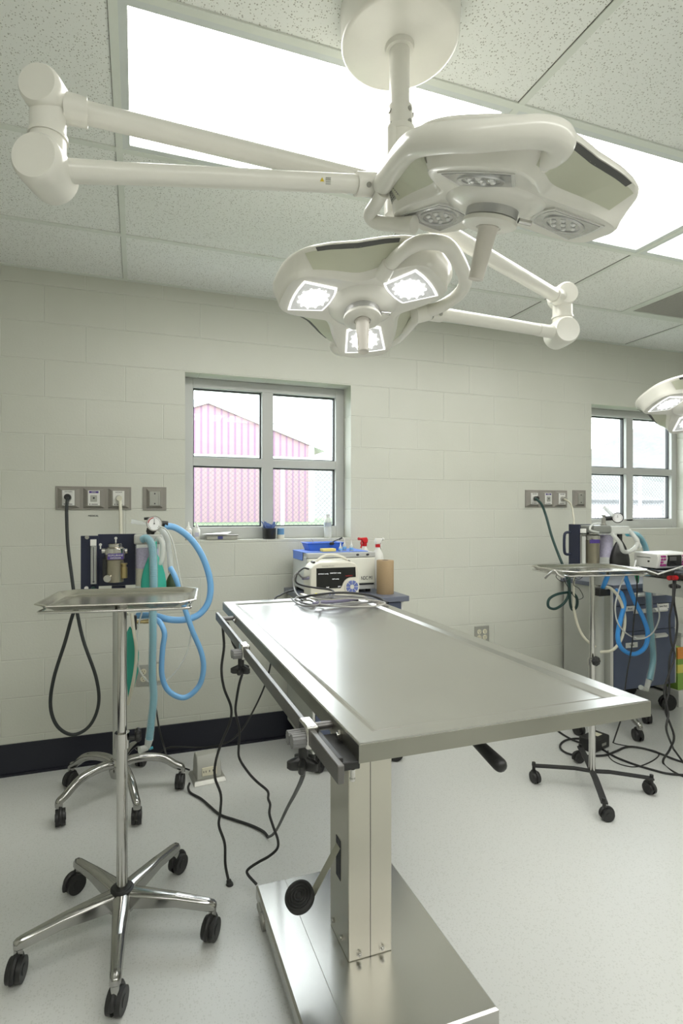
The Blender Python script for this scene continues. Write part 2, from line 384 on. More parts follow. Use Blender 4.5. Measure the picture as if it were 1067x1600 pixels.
def window(idx, x0, x1, z0, z1):
    F = WY+.118; B = WY+.185; fw = .057
    cxm = (x0+x1)/2; zm = z0+(z1-z0)*.485
    fr = MB()
    fr.box((x0, F, z0), (x0+fw, B, z1)).box((x1-fw, F, z0), (x1, B, z1)).box((x0+fw, F, z1-fw), (x1-fw, B, z1)).box((x0+fw, F, z0), (x1-fw, B, z0+fw+.018))
    fr.box((cxm-.036, F, z0+fw), (cxm+.036, B, z1-fw)).box((x0+fw, F-.0003, zm-.026), (x1-fw, B, zm+.026))
    root = struct('window_%d' % idx, fr, M_frame, bevel=.003)
    gk = MB()
    for a, b in ((x0+fw, cxm-.036), (cxm+.036, x1-fw)):
        for c, d in ((z0+fw+.018, zm-.026), (zm+.026, z1-fw)):
            g = .008; Y0, Y1 = F+.028, F+.05
            gk.box((a, Y0, c), (a+g, Y1, d)).box((b-g, Y0, c), (b, Y1, d)).box((a+g, Y0, d-g), (b-g, Y1, d)).box((a+g, Y0, c), (b-g, Y1, c+g))
    g_ = obj('window_gasket', gk, M_gasket, root, smooth=False)
    p = MB()
    p.box((x0+fw-.004, F+.036, z0+fw), (x1-fw+.004, F+.042, z1-fw))
    obj('window_pane', p, M_pane, root, smooth=False)
    return root
window(1, *OPEN[0]); window(2, *OPEN[1])

# ============================================================ ceiling lights and vent
def ceiling_light(x, y, label):
    t = thing('ceiling_light', (x+.61, y+.305, CEIL), label, 'ceiling light', 'recessed ceiling lights')
    f = .036
    m_ = MB().box((x+.012, y+.012, CEIL-.004), (x+1.208, y+f, CEIL+.012)).box((x+.012, y+.61-f, CEIL-.004), (x+1.208, y+.598, CEIL+.012))
    m_.box((x+.012, y+f, CEIL-.004), (x+f, y+.61-f, CEIL+.012)).box((x+1.22-f, y+f, CEIL-.004), (x+1.208, y+.61-f, CEIL+.012))
    obj('frame', m_, M_trimw, t, smooth=False)
    obj('diffuser', MB().box((x+f, y+f, CEIL+.002), (x+1.22-f, y+.61-f, CEIL+.008)), M_diff, t, smooth=False)
    mb_ = MB().box((x+.012, y+.012, CEIL+.012), (x+1.208, y+.02, CEIL+.12)).box((x+.012, y+.59, CEIL+.012), (x+1.208, y+.598, CEIL+.12))
    mb_.box((x+.012, y+.02, CEIL+.012), (x+.02, y+.59, CEIL+.12)).box((x+1.2, y+.02, CEIL+.012), (x+1.208, y+.59, CEIL+.12)).box((x+.012, y+.012, CEIL+.12), (x+1.208, y+.598, CEIL+.124))
    obj('housing', mb_, M_trimw, t, smooth=False)
    return t
LL = {(0, 0): 'large lit ceiling panel behind the near surgical lamp arms', (1, 0): 'lit ceiling panel behind the right side of the near surgical lamp head',
      (2, 0): 'lit ceiling panel cut by the right edge of the photo, beyond the second panel'}
for a, b in LIGHTS:
    t = ceiling_light(TX+1.22*a, TY+.61*b, LL.get((a, b), 'lit ceiling panel over the near side of the room, outside the view'))
vx, vy = VENT
t = thing('ceiling_vent', (vx+.305, vy+.305, CEIL), 'square return air grille with dark mesh in the ceiling near the far wall', 'vent')
mb = MB()
f = .045
mb.box((vx+.012, vy+.012, CEIL-.005), (vx+.598, vy+f, CEIL+.01)).box((vx+.012, vy+.61-f, CEIL-.005), (vx+.598, vy+.598, CEIL+.01)).box((vx+.012, vy+f, CEIL-.005), (vx+f, vy+.61-f, CEIL+.01)).box((vx+.61-f, vy+f, CEIL-.005), (vx+.598, vy+.61-f, CEIL+.01))
obj('frame', mb, M_tbar, t, smooth=False)
mb = MB()
for k in range(1, 44): mb.box((vx+f+k*.0118-.002, vy+f, CEIL), (vx+f+k*.0118+.002, vy+.61-f, CEIL+.012))
for k in range(1, 44): mb.box((vx+f, vy+f+k*.0118-.002, CEIL), (vx+.61-f, vy+f+k*.0118+.002, CEIL+.012))
obj('grille', mb, mat('grille_grey', (.55, .54, .50), .5), t, smooth=False)
obj('duct', MB().box((vx+.02, vy+.02, CEIL+.03), (vx+.59, vy+.59, CEIL+.04)), mat('duct_lining', (.25, .25, .23), .8), t, smooth=False)
# a wall vent-free edge trim is not visible; the grid carries the rest
#--PART2--
# ============================================================ outside the windows
GZ = 1.12
struct('ground', MB().box((-30, WY+.5, GZ-.3), (9.2, 70, GZ)), M_grass, smooth=False)
struct('gravel_yard', MB().box((9.2, WY+.5, GZ-.3), (90, 70, GZ)), M_snow, smooth=False)
mb = MB(); rows = []
for j in range(2):
    rows.append([])
pts = []
random.seed(3)
top = [(-60+i*5, 68, GZ+9+3*math.sin(i*.7)+random.uniform(-.8, .8)+max(0, (i-18)*.3)) for i in range(42)]
R0 = [(x, 26, GZ-.5) for x, y, z in top]; R2 = [(x, 90, GZ-.5) for x, y, z in top]
mb.loft([R0, top, R2], closed=False, cap=False)
struct('hillside', mb, M_hill)
t = thing('barn', (1.8, 14, GZ), 'red metal sided barn with white roof trim seen through the left window', 'barn')
BX0, BX1, PX, EZ, PZ = -1.13, 4.73, 1.8, 3.26, 4.3
mb = MB(); gab = [(BX0, GZ-.2), (BX1, GZ-.2), (BX1, EZ), (PX, PZ), (BX0, EZ)]
mb.loft([[(x, 14, z) for x, z in gab], [(x, 24, z) for x, z in gab]])
obj('wall', mb, M_barn, t, smooth=False)
mb = MB()
for sx in (1, -1):
    ex = PX+sx*(BX1-PX+.35); ez = EZ-.12
    mb.loft([[(PX, 13.93, PZ+.16), (PX, 13.93, PZ-.04), (ex, 13.93, ez-.04), (ex, 13.93, ez+.16)], [(PX, 24.3, PZ+.16), (PX, 24.3, PZ), (ex, 24.3, ez), (ex, 24.3, ez+.16)]])
obj('roof', mb, M_wtrim, t, smooth=False)
obj('corner_trim', MB().box((BX1-.14, 13.96, GZ-.2), (BX1+.02, 14.1, EZ-.02)), M_wtrim, t, smooth=False)
FY, FZ = 8.0, 2.24
t = thing('chain_link_fence', (6, FY, GZ), 'galvanised chain link fence standing on the grass outside both windows', 'fence')
mb = MB(); H = FZ-GZ; st = .075; rw = .0032
def wire(xa, za, xb, zb):
    mb.cyl((xa, FY, za), (xb, FY, zb), rw, seg=3, caps=False)
x = -1.0-H
while x < 14.5:
    a0 = max(x, -1); a1 = min(x+H, 14.5)
    if a1 > a0:
        wire(a0, GZ+(a0-x), a1, GZ+(a1-x)); wire(a0, FZ-(a0-x), a1, FZ-(a1-x))
    x += st
obj('wire_mesh', mb, M_wire, t, smooth=False)
for k in range(7):
    px = -.31+2.5*k; obj('post', MB().cyl((px, FY, GZ-.1), (px, FY, FZ+.03), .03), M_wtrim, t)
obj('rail', MB().cyl((-1, FY, FZ), (14.5, FY, FZ), .02), M_wtrim, t)
t = thing('shed', (15.5, 14.5, GZ), 'low white shed beyond the fence seen through the right window', 'shed')
obj('wall', MB().box((13.4, 14, GZ-.1), (18, 17, 1.75)), M_wtrim, t, smooth=False)
obj('roof', MB().loft([[(13.2, 13.7, 1.72), (18.2, 13.7, 1.72), (18.2, 15.5, 2.05), (13.2, 15.5, 2.05)], [(13.2, 13.7, 1.8), (18.2, 13.7, 1.8), (18.2, 15.5, 2.13), (13.2, 15.5, 2.13)]]), M_snow, t, smooth=False)

# ============================================================ wall plates
def gas_panel(x0, x1, z0, z1, label, plugs=(.17, .5, .83)):
    t = thing('medical_gas_panel', ((x0+x1)/2, WY, z0), label, 'gas outlet panel', 'gas outlet panels')
    obj('backplate', MB().box((x0, WY-.006, z0), (x1, WY, z1)), M_taupe, t, bevel=.001)
    zc = (z0+z1)/2; wd = x1-x0
    names = [('OXYGEN', M_ink), ('EVAC', M_purple), ('VACUUM', M_ink)]
    for k, fx in enumerate(plugs):
        cx = x0+wd*fx; a, b = .055, .055
        fr = [[(cx-a, WY-.006, zc-b), (cx+a, WY-.006, zc-b), (cx+a, WY-.006, zc+b), (cx-a, WY-.006, zc+b)],
              [(cx-.036, WY-.022, zc-.043), (cx+.036, WY-.022, zc-.043), (cx+.036, WY-.022, zc+.043), (cx-.036, WY-.022, zc+.043)]]
        b_ = obj('outlet_bezel', MB().loft(fr), M_taupe, t, smooth=False)
        f_ = obj('outlet_face', MB().box((cx-.030, WY-.025, zc-.041), (cx+.030, WY-.021, zc+.041)), M_white, b_, bevel=.001)
        mtx = T((cx, WY-.0255, zc+.033)) @ FACE
        if k == 1:
            obj('label_strip', MB().box((cx-.024, WY-.0262, zc+.027), (cx+.024, WY-.0248, zc+.038)), M_purple, b_, smooth=False)
            text('lettering', names[k][0], .009, T((cx, WY-.0265, zc+.0325)) @ FACE, M_white, b_)
            obj('socket', MB().box((cx-.017, WY-.028, zc-.02), (cx+.017, WY-.025, zc+.016)), M_plate, b_, bevel=.002)
            obj('socket_hole', MB().cyl((cx, WY-.0285, zc), (cx, WY-.026, zc), .005), M_ink, b_)
        else:
            text('lettering', names[k][0], .009, mtx, M_ink, b_)
            obj('socket', MB().cyl((cx, WY-.030, zc), (cx, WY-.025, zc), .017), M_plate, b_)
        obj('emblem', MB().cyl((cx-.02, WY-.0258, zc-.034), (cx-.02, WY-.024, zc-.034), .003).box((cx-.012, WY-.0256, zc-.036), (cx+.02, WY-.0245, zc-.0325)), M_ink, b_, smooth=False)
    return t
def slide_plate(x0, x1, z0, z1, label):
    t = thing('bottle_slide_plate', ((x0+x1)/2, WY, z0), label, 'wall plate', 'suction bottle slide plates')
    obj('backplate', MB().box((x0, WY-.006, z0), (x1, WY, z1)), M_taupe, t, bevel=.001)
    cx, zc = (x0+x1)/2, (z0+z1)/2
    obj('bezel', MB().loft([[(cx-.045, WY-.006, zc-.055), (cx+.045, WY-.006, zc-.055), (cx+.045, WY-.006, zc+.058), (cx-.045, WY-.006, zc+.058)],
        [(cx-.032, WY-.02, zc-.042), (cx+.032, WY-.02, zc-.042), (cx+.032, WY-.02, zc+.042), (cx-.032, WY-.02, zc+.042)]]), M_taupe, t, smooth=False)
    obj('slide', MB().box((cx-.028, WY-.026, zc-.04), (cx-.02, WY-.018, zc+.04)).box((cx+.02, WY-.026, zc-.04), (cx+.028, WY-.018, zc+.04)).box((cx-.02, WY-.0225, zc-.04), (cx+.02, WY-.018, zc+.04)), M_plate, t, bevel=.001)
    obj('screw', MB().cyl((cx, WY-.025, zc-.028), (cx, WY-.02, zc-.028), .004).cyl((cx, WY-.025, zc+.028), (cx, WY-.02, zc+.028), .004), M_ink, t)
    return t
GP1 = gas_panel(-.414, -.028, 1.398, 1.525, 'taupe three outlet gas panel on the block wall left of the left window')
GP2 = gas_panel(2.664, 3.041, 1.420, 1.545, 'taupe three outlet gas panel on the block wall beside the right window')
slide_plate(.034, .163, 1.395, 1.527, 'taupe slide bracket plate nearest the left window')
slide_plate(3.095, 3.217, 1.421, 1.549, 'taupe slide bracket plate nearest the right window')
tag(text('wall_note', 'MEDICAL', .013, T((on_wall(146, 806).x, WY-.0012, on_wall(146, 806).z)) @ FACE, M_ink, None), 'small dark lettering on the block wall under the left gas panel', 'lettering')

def duplex(cx, zc, wd, ht, n, label, gmat=M_plate):
    t = thing('power_outlet', (cx, WY, zc-ht/2), label, 'power outlet', 'wall power outlets')
    obj('cover_plate', MB().box((cx-wd/2, WY-.006, zc-ht/2), (cx+wd/2, WY, zc+ht/2)), gmat, t, bevel=.002)
    for k in range(n):
        ox = cx+(k-(n-1)/2)*.046
        for dz in (.02, -.02):
            r = obj('receptacle', MB().cyl((ox, WY-.009, zc+dz), (ox, WY-.005, zc+dz), .0165), M_recep, t)
            s = MB().box((ox-.007, WY-.0098, zc+dz-.001), (ox-.005, WY-.0085, zc+dz+.008)).box((ox+.005, WY-.0098, zc+dz-.001), (ox+.007, WY-.0085, zc+dz+.008)).cyl((ox, WY-.0098, zc+dz-.007), (ox, WY-.0085, zc+dz-.007), .0028, seg=10)
            obj('slots', s, M_ink, r, smooth=False)
    return t
duplex(2.294, .530, .118, .118, 2, 'steel four socket power outlet low on the wall beyond the table')
a, b = on_wall(232, 1054), on_wall(247, 1050)
duplex(a.x-.005, a.z, .118, .118, 2, 'steel power outlet low on the wall behind the left hoses')
t = thing('wall_jack_plate', (b.x+.01, WY, b.z-.06), 'narrow ivory plate beside the outlet behind the left hoses', 'wall plate')
obj('cover_plate', MB().box((b.x-.022, WY-.012, b.z-.055), (b.x+.03, WY, b.z+.06)), M_plate, t, bevel=.002)
obj('insert', MB().box((b.x-.008, WY-.015, b.z-.045), (b.x+.018, WY-.011, b.z+.05)), M_recep, t, bevel=.001)

# ============================================================ operating table
def operating_table(name, ox, oy, top, label, second=False):
    t = thing(name, (ox+.674, oy+1.515, 0), label, 'operating table', 'operating tables')
    def B(*a): return MB().box((a[0]+ox, a[1]+oy, a[2]), (a[3]+ox, a[4]+oy, a[5]))
    dz = top-1.0
    X0, X1, Y0, Y1 = .351, .997, .80, 2.245
    tz = lambda z: z+dz
    # top: raised rim with a shallow drained centre
    mb = MB(); e = .048; cx = (X0+X1)/2
    def ring(i, z): return [(X0+i+ox, Y0+i+oy, z), (X1-i+ox, Y0+i+oy, z), (X1-i+ox, Y1-i+oy, z), (X0+i+ox, Y1-i+oy, z)]
    mb.loft([ring(.004, tz(.966)), ring(0, tz(.967)), ring(0, tz(.9985)), ring(.002, tz(1.0)), ring(.040, tz(.9992)), ring(.043, tz(.9985)), ring(.056, tz(.9925)), ring(.062, tz(.9915)), ring(.2, tz(.990))])
    obj('tabletop', mb, M_mat2 if second else M_steel, t, smooth=False)
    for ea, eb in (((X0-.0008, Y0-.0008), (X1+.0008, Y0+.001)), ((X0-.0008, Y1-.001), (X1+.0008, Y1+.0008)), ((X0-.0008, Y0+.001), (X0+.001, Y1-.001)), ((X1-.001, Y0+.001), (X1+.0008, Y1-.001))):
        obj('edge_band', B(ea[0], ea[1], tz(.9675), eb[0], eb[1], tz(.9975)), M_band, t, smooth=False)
    for y in (1.05, 2.0):
        obj('cross_member', B(X0+.03, y-.02, tz(.945), X1-.03, y+.02, tz(.966)), M_steelh, t, bevel=.002)
    for x in (X0+.10, X1-.14):
        obj('under_rail', B(x, .98, tz(.942), x+.04, 2.1, tz(.965)), M_steelh, t, bevel=.002)
    cx0, cx1, cy0, cy1 = .583, .722, 1.405, 1.558
    obj('column', B(cx0, cy0, .08, cx1, cy1, tz(.80)), M_steelv, t, bevel=.004)
    obj('inner_column', B(cx0+.0015, cy0+.0015, tz(.8), cx1-.0015, cy1-.0015, tz(.94)), M_steelv, t, bevel=.004)
    obj('column_seam', B(cx0+.0685, cy0-.0008, .081, cx0+.0699, cy0+.002, tz(.93)), M_ink, t, smooth=False)
    obj('pivot_plate', B(cx0-.06, cy0-.08, tz(.925), cx1+.06, cy1+.08, tz(.942)), M_steelh, t, bevel=.002)
    bx0, bx1, by0, by1 = .397, .905, 1.153, 1.80
    mb = MB()
    mb.loft([[(a+ox, b+oy, z) for a, b in q] for q, z in (
        ([(bx0, by0), (bx1, by0), (bx1, by1), (bx0, by1)], .035), ([(bx0, by0), (bx1, by0), (bx1, by1), (bx0, by1)], .076),
        ([(bx0+.006, by0+.006), (bx1-.006, by0+.006), (bx1-.006, by1-.006), (bx0+.006, by1-.006)], .081))])
    obj('base', mb, M_steel, t, smooth=False)
    obj('base_seam', B(.500, by0+.006, .0805, .502, by1-.006, .0818), M_dull, t, smooth=False)
    for x, y in ((bx0-.004, 1.70), (bx1-.06, 1.70), (bx0+.03, 1.25), (bx1-.06, 1.25)):
        c_ = obj('caster', MB().cyl((x+ox, y+oy, .027), (x+.028+ox, y+oy, .027), .027), M_dull if x < bx0 else M_black, t)
        obj('caster_bracket', MB().box((x-.003+ox, y-.02+oy, .03), (x+.031+ox, y+.06+oy, .05)), M_plate, c_, bevel=.004)
    for px, py in ((cx0+.032, cy0), (cx0+.105, cy0)):
        obj('bolt', MB().cyl((px+ox, py-.006+oy, .1), (px+ox, py+.002+oy, .1), .0075, seg=6).cyl((px+ox, py-.009+oy, .1), (px+ox, py-.006+oy, .1), .0045).ball((px+ox, py-.009+oy, .1), .0045, (1, .5, 1), 12), M_chrome, t)
    for py in (cy0+.045, cy0+.115):
        obj('bolt', MB().cyl((cx0-.006+ox, py+oy, .12), (cx0+.002+ox, py+oy, .12), .0075, seg=6).ball((cx0-.007+ox, py+oy, .12), .0055, (.5, 1, 1), 12), M_chrome, t)
    # foot pump pedal on the left face
    obj('pedal_slot', B(cx0-.0012, cy0+.062, .275, cx0+.004, cy0+.098, .395), M_ink, t, smooth=False)
    pc = Vector((.452+ox, 1.462+oy, .262)); ax = Vector((-.42, -.30, .86)).normalized()
    mb = MB(); A = Vector((cx0-.001+ox, 1.485+oy, .372)); Bp = Vector((.49+ox, 1.47+oy, .248)); d = Bp-A; sd = Vector((0, 1, 0))*.016; up = Vector((.5, 0, .85))*.004
    mb.loft([[q-sd-up, q+sd-up, q+sd+up, q-sd+up] for q in (A, Bp, pc-ax*.012)])
    pa = obj('pedal_arm', mb, M_steelh, t, bevel=.001)
    mtx = T(pc) @ frame_to(ax)
    mb = MB().lathe([(.002, -.014), (.036, -.014), (.044, -.008), (.044, .006), (.038, .010), (.034, .007), (.030, .010), (.026, .007), (.022, .010), (.018, .007), (.014, .010), (.010, .007), (.006, .010), (.001, .010)], mtx, 40)
    obj('pedal_pad', mb, M_rubber, pa)
    # side rail with two clamps
    rx0, rx1 = .291, .303
    R = M_rail if second else M_srail
    obj('side_rail', B(rx0, .745, tz(.968), rx1, 2.04, tz(.997)), R, t, bevel=.0025)
    for y in (.93, 1.98):
        obj('rail_standoff', MB().cyl((rx1-.002+ox, y+oy, tz(.982)), (X0+.002+ox, y+oy, tz(.982)), .008), M_srail, t)
        obj('rail_screw', MB().cyl((X0-.007+ox, y-.05+oy, tz(.983)), (X0+.001+ox, y-.05+oy, tz(.983)), .009, seg=6).cyl((X0-.010+ox, y-.05+oy, tz(.983)), (X0-.006+ox, y-.05+oy, tz(.983)), .005), M_chrome, t)
    obj('corner_bracket', B(rx1+.008, .80, tz(.958), X0+.002, .915, tz(.972)).box((rx1+.008+ox, .80+oy, tz(.972)), (rx1+.020+ox, .915+oy, tz(.981))), M_black, t, bevel=.002)
    obj('bracket_hook', MB().cyl((X0-.012+ox, .80+oy, tz(.944)), (X0-.012+ox, .80+oy, tz(.96)), .004).ball((X0-.012+ox, .80+oy, tz(.944)), .005, seg=10), M_chrome, t)
    for y in ((.905, 1.925) if second else (.905, 1.50)):
        cl = obj('rail_clamp', B(rx0-.006, y-.024, tz(.962), rx1+.006, y+.024, tz(1.004)), M_chrome if not second else M_black, t, bevel=.004)
        for dy in (-.013, .013):
            p0 = Vector((rx0-.006+ox, y+dy+oy, tz(.978-(dy > 0)*.004))); p1 = p0+Vector((-.024, 0, 0))
            mb = MB().cyl(p0, p1, .0115, seg=16)
            for q in range(12):
                an = 2*PI*q/12; mb.cyl(p0+Vector((0, math.cos(an), math.sin(an)))*.0112, p1+Vector((0, math.cos(an), math.sin(an)))*.0112, .002, seg=6)
            obj('clamp_dial', mb, M_red if second else mat('grey_dial', (.22, .22, .22), .4), cl)
        kc = Vector((rx0-.004+ox, y+oy, tz(.932)))
        mb = MB().cyl(kc+Vector((0, 0, -.002)), kc+Vector((0, 0, .03)), .009, seg=16)
        st5 = [((.0215+.0085*math.cos(5*an))*math.cos(an+.5), (.0215+.0085*math.cos(5*an))*math.sin(an+.5)) for an in [2*PI*q/50 for q in range(50)]]
        mb.loft([[(x*k_, y*k_, z) for x, y in st5] for z, k_ in ((-.012, .86), (-.009, 1), (.003, 1), (.006, .8), (.010, .45))], T(kc))
        obj('clamp_knob', mb, M_black, cl)
    # tilt lever
    mb = MB().tube([(.645+ox, 1.12+oy, tz(.951)), (.643+ox, .95+oy, tz(.937)), (.640+ox, .815+oy, tz(.916))], .01, rfun=lambda f: .005+.0085*max(0, (f-.45)/.55)**.6, smooth=10, seg=16)
    mb.ball((.640+ox, .814+oy, tz(.916)), .0135, seg=16)
    obj('tilt_lever', mb, M_black, t)
    if second:
        obj('drip_pan', B(X0+.012, .9, tz(.86), X1-.02, 2.18, tz(.955)), M_lgrey, t, bevel=.004)
    return t
operating_table('operating_table', 0, 0, 1.0, 'stainless steel operating table with bare shiny top in the middle of the room')
operating_table('operating_table', 2.54, .20, 1.045, 'second operating table with dark top, cut off by the right edge of the photo', True)
#--PART3--
# ============================================================ surgical lamps
KA = [(0, .258), (10, .262), (17, .258), (22, .241), (28, .206), (35, .175), (45, .142), (53, .128), (60, .124)]
KB = [(0, .276), (12, .279), (20, .274), (28, .262), (38, .242), (50, .224), (60, .216)]
def rad(K, th):
    th = abs((th+60) % 120-60)
    for (a, ra), (b, rb) in zip(K, K[1:]):
        if th <= b: t = (th-a)/(b-a); t = t*t*(3-2*t) if K is KB else t; return ra+(rb-ra)*t
    return K[-1][1]
def smooth_ring(K, n=144):
    r = [rad(K, i*360/n) for i in range(n)]
    for _ in range(3): r = [(r[i-1]+2*r[i]+r[(i+1) % n])/4 for i in range(n)]
    return r
RA, RB = smooth_ring(KA), smooth_ring(KB)
def lamp_head(root, c, n, ax0, lit, yoke, yoke_name='yoke', label=None):
    n = Vector(n).normalized(); ex = Vector((0, 1, 0)).cross(n).normalized(); ey = n.cross(ex)
    M = Matrix(((ex.x, ey.x, n.x, c[0]), (ex.y, ey.y, n.y, c[1]), (ex.z, ey.z, n.z, c[2]), (0, 0, 0, 1))) @ rotz(math.radians(ax0))
    N = 144
    def droop(x, y, z): return (x, y, z-.15*max(0, math.hypot(x, y)-.09))      # the three pods cant inwards
    def wmb(mb_):                                                            # bend a mesh built flat in the head's own frame
        for v_ in mb_.bm.verts: v_.co = droop(*v_.co)
        return mb_.xf(M)
    def ring(f, z, k=1.0):      # f: 0 front outline, 1 back outline
        return [droop((RA[i]*(1-f)+RB[i]*f)*k*math.cos(2*PI*i/N), (RA[i]*(1-f)+RB[i]*f)*k*math.sin(2*PI*i/N), z) for i in range(N)]
    mb = MB().loft([ring(0, .004, .3), ring(0, .003, .5), ring(0, .002, .7), ring(0, .001, .9), ring(0, 0, .955), ring(0, .002, .985), ring(.02, .008, 1), ring(.12, .017, 1), ring(.5, .040, 1), ring(.92, .060, 1), ring(1, .065, 1),
                    ring(1, .071, 1), ring(1, .077, .975), ring(1, .083, .9), ring(1, .094, .7), ring(1, .10, .35)], M)
    h = obj('lamp_head', mb, M_lamp, root, label=label)
    def P(th, r, z): th = math.radians(th); return M @ Vector(droop(r*math.cos(th), r*math.sin(th), z))
    for k in range(3):
        a = 120*k
        # inset side panels between the lobes, with the vent slots under the rim
        def strip(t0, t1, f0, z0, f1, z1, off, st=22):
            A = []; Bq = []
            for i in range(st+1):
                th = t0+(t1-t0)*i/st; ii = (th/360*N) % N; i0 = int(ii) % N; i1 = (i0+1) % N; w_ = ii-int(ii)
                ra = RA[i0]*(1-w_)+RA[i1]*w_; rb = RB[i0]*(1-w_)+RB[i1]*w_
                A.append(P(th, ra*(1-f0)+rb*f0+off, z0)); Bq.append(P(th, ra*(1-f1)+rb*f1+off, z1))
            return A, Bq
        A, Bq = strip(a+26, a+94, .16, .0195, .88, .057, .0012)
        A2, B2 = strip(a+26, a+94, .16, .0195, .88, .057, -.004)
        mb = MB().loft([A2, A, Bq, B2], closed=False, cap=False); obj('side_panel', mb, M_panel, h)
        A, Bq = strip(a+33, a+87, .84, .0555, .97, .063, .0026)
        A2, B2 = strip(a+33, a+87, .84, .0555, .97, .063, -.004)
        mb = MB().loft([A2, A, Bq, B2], closed=False, cap=False); obj('vent_slot', mb, M_slot, h)
        # lens window, a trapezoid with an arched inner edge
        L_ = []
        for i in range(9):
            q = -1+i/4; L_.append((.100+.010*q*q, q*.056))
        L_ += [(.226-.012*q*q*.6, -q*.070) for q in [-1, -.5, 0, .5, 1]]
        Ra = rotz(math.radians(a))
        mb = wmb(MB().prism([(x, y) for x, y in L_], -.0015, .003, Ra))
        cxx, cyy = .165, 0
        L2 = [(cxx+(x-cxx)*.9, y*.9) for x, y in L_]
        lf = obj('lens_frame', mb, M_lensrim if lit else M_white, h, smooth=False)
        obj('lens', wmb(MB().prism(L2, -.0028, .001, Ra)), M_lenson if lit else M_lensoff, h, smooth=False)
        mm = M @ Ra @ T((.163, 0, -.0028-.15*.073)) @ Matrix.Rotation(math.atan(.15), 4, 'Y')
        if lit:
            obj('light_disc', MB().lathe([(.001, -.004), (.036, -.0035), (.042, -.001), (.043, .002)], mm), M_ledon, h)
            mb = MB()
            for q in range(12):
                an = 2*PI*q/12; mb.ball(mm @ Vector((.046*math.cos(an), .046*math.sin(an), -.001)), .004, seg=10)
            obj('reflector_facets', mb, M_lensrim, h)
        else:
            mb = MB().lathe([(.036, .001), (.036, -.002), (.044, -.003), (.046, .001)], mm)
            obj('reflector_bowl', mb, M_ring, h)
            mb = MB()
            for q in range(7):
                an = 2*PI*q/6; r_ = 0 if q == 6 else .024; mb.lathe([(.0062, 0), (.0062, -.0015), (.004, -.004), (.001, -.005)], mm @ T((r_*math.cos(an), r_*math.sin(an), 0)), 14)
            obj('light_diodes', mb, M_ledd, h)
    obj('hub_dome', MB().lathe([(.108, .006), (.104, -.002), (.088, -.010), (.066, -.016), (.050, -.018)], M, 48), M_lamp, h)
    obj('hub_ring', MB().lathe([(.055, -.012), (.055, -.034), (.052, -.036)], M, 40), M_ring, h)
    obj('handle_flange', MB().lathe([(.050, -.034), (.058, -.038), (.058, -.046), (.050, -.050), (.026, -.051), (.024, -.048)], M, 48), M_lamp, h)
    obj('handle', MB().lathe([(.019, -.046), (.0235, -.051), (.0205, -.056), (.0165, -.150), (.0165, -.156), (.014, -.158), (.011, -.156)], M, 32), M_handle, h)
    lp = M @ rotz(math.radians(-ax0)) 
    lk = rotz(0)
    obj('handle_latch', MB().cyl(lp @ Vector((.05, -.03, -.03)), lp @ Vector((.078, -.035, -.03)), .0055, seg=14), M_chrome, h)
    # fork that carries the head
    obj(yoke_name, MB().tube(yoke['main'], yoke.get('r', .021), seg=18, smooth=8), M_lamp, root)
    obj('yoke_tail', MB().tube(yoke['tail'], yoke.get('r2', .014), seg=16, smooth=8), M_lamp, root)
    for pt, rr in ((yoke['main'][-1], yoke['r']*1.25), (yoke['tail'][-1], yoke['r2']*1.25)):
        pt = Vector(pt); d = pt-Vector(c); d = (d-n*d.dot(n)).normalized()
        obj('pivot_boss', MB().cyl(pt-d*.035, pt+d*.014, rr, rr*.9), M_lamp, h)
    if yoke.get('sticker'):
        A, Bq = strip(139, 151, .26, .0255, .74, .0505, .0022, 6); A2, B2 = strip(139, 151, .26, .0255, .74, .0505, -.002, 6)
        st_ = obj('rating_sticker', MB().loft([A2, A, Bq, B2], closed=False, cap=False), M_plate, h)
        mb = MB()
        for q in range(4):
            fa = .34+.08*q; za = .0255+.025*(fa-.26)/.48
            A, Bq = strip(140.5, 149.5, fa, za, fa+.025, za+.0018, .0027, 6); A2, B2 = strip(140.5, 149.5, fa, za, fa+.025, za+.0018, .001, 6)
            mb.loft([A2, A, Bq, B2], closed=False, cap=False)
        obj('sticker_print', mb, M_ink, h, smooth=False)
    if lit:
        for k in range(3):
            ld = bpy.data.lights.new('lamp_beam', 'SPOT'); ld.energy = yoke.get('w', 1.5); ld.spot_size = 1.6; ld.spot_blend = .8; ld.shadow_soft_size = .04
            lo = bpy.data.objects.new('lamp_beam', ld); C.objects.link(lo)
            q = P(120*k, .163, -.012); lo.location = q; lo.rotation_euler = (-n).to_track_quat('-Z', 'Y').to_euler()
    return M

def arm_elbow(root, hub, up, low, axis):
    """two stacked horizontal barrels joined by a short neck"""
    ax = Vector(axis).normalized(); up, low = Vector(up), Vector(low)
    def barrel(c, r, l):
        m = T(c) @ frame_to(ax); return MB().lathe([(.003, -l*.5), (r*.86, -l*.5), (r*.97, -l*.42), (r, -l*.25), (r, l*.25), (r*.97, l*.42), (r*.8, l*.5), (.003, l*.5)], m, 40)
    return barrel

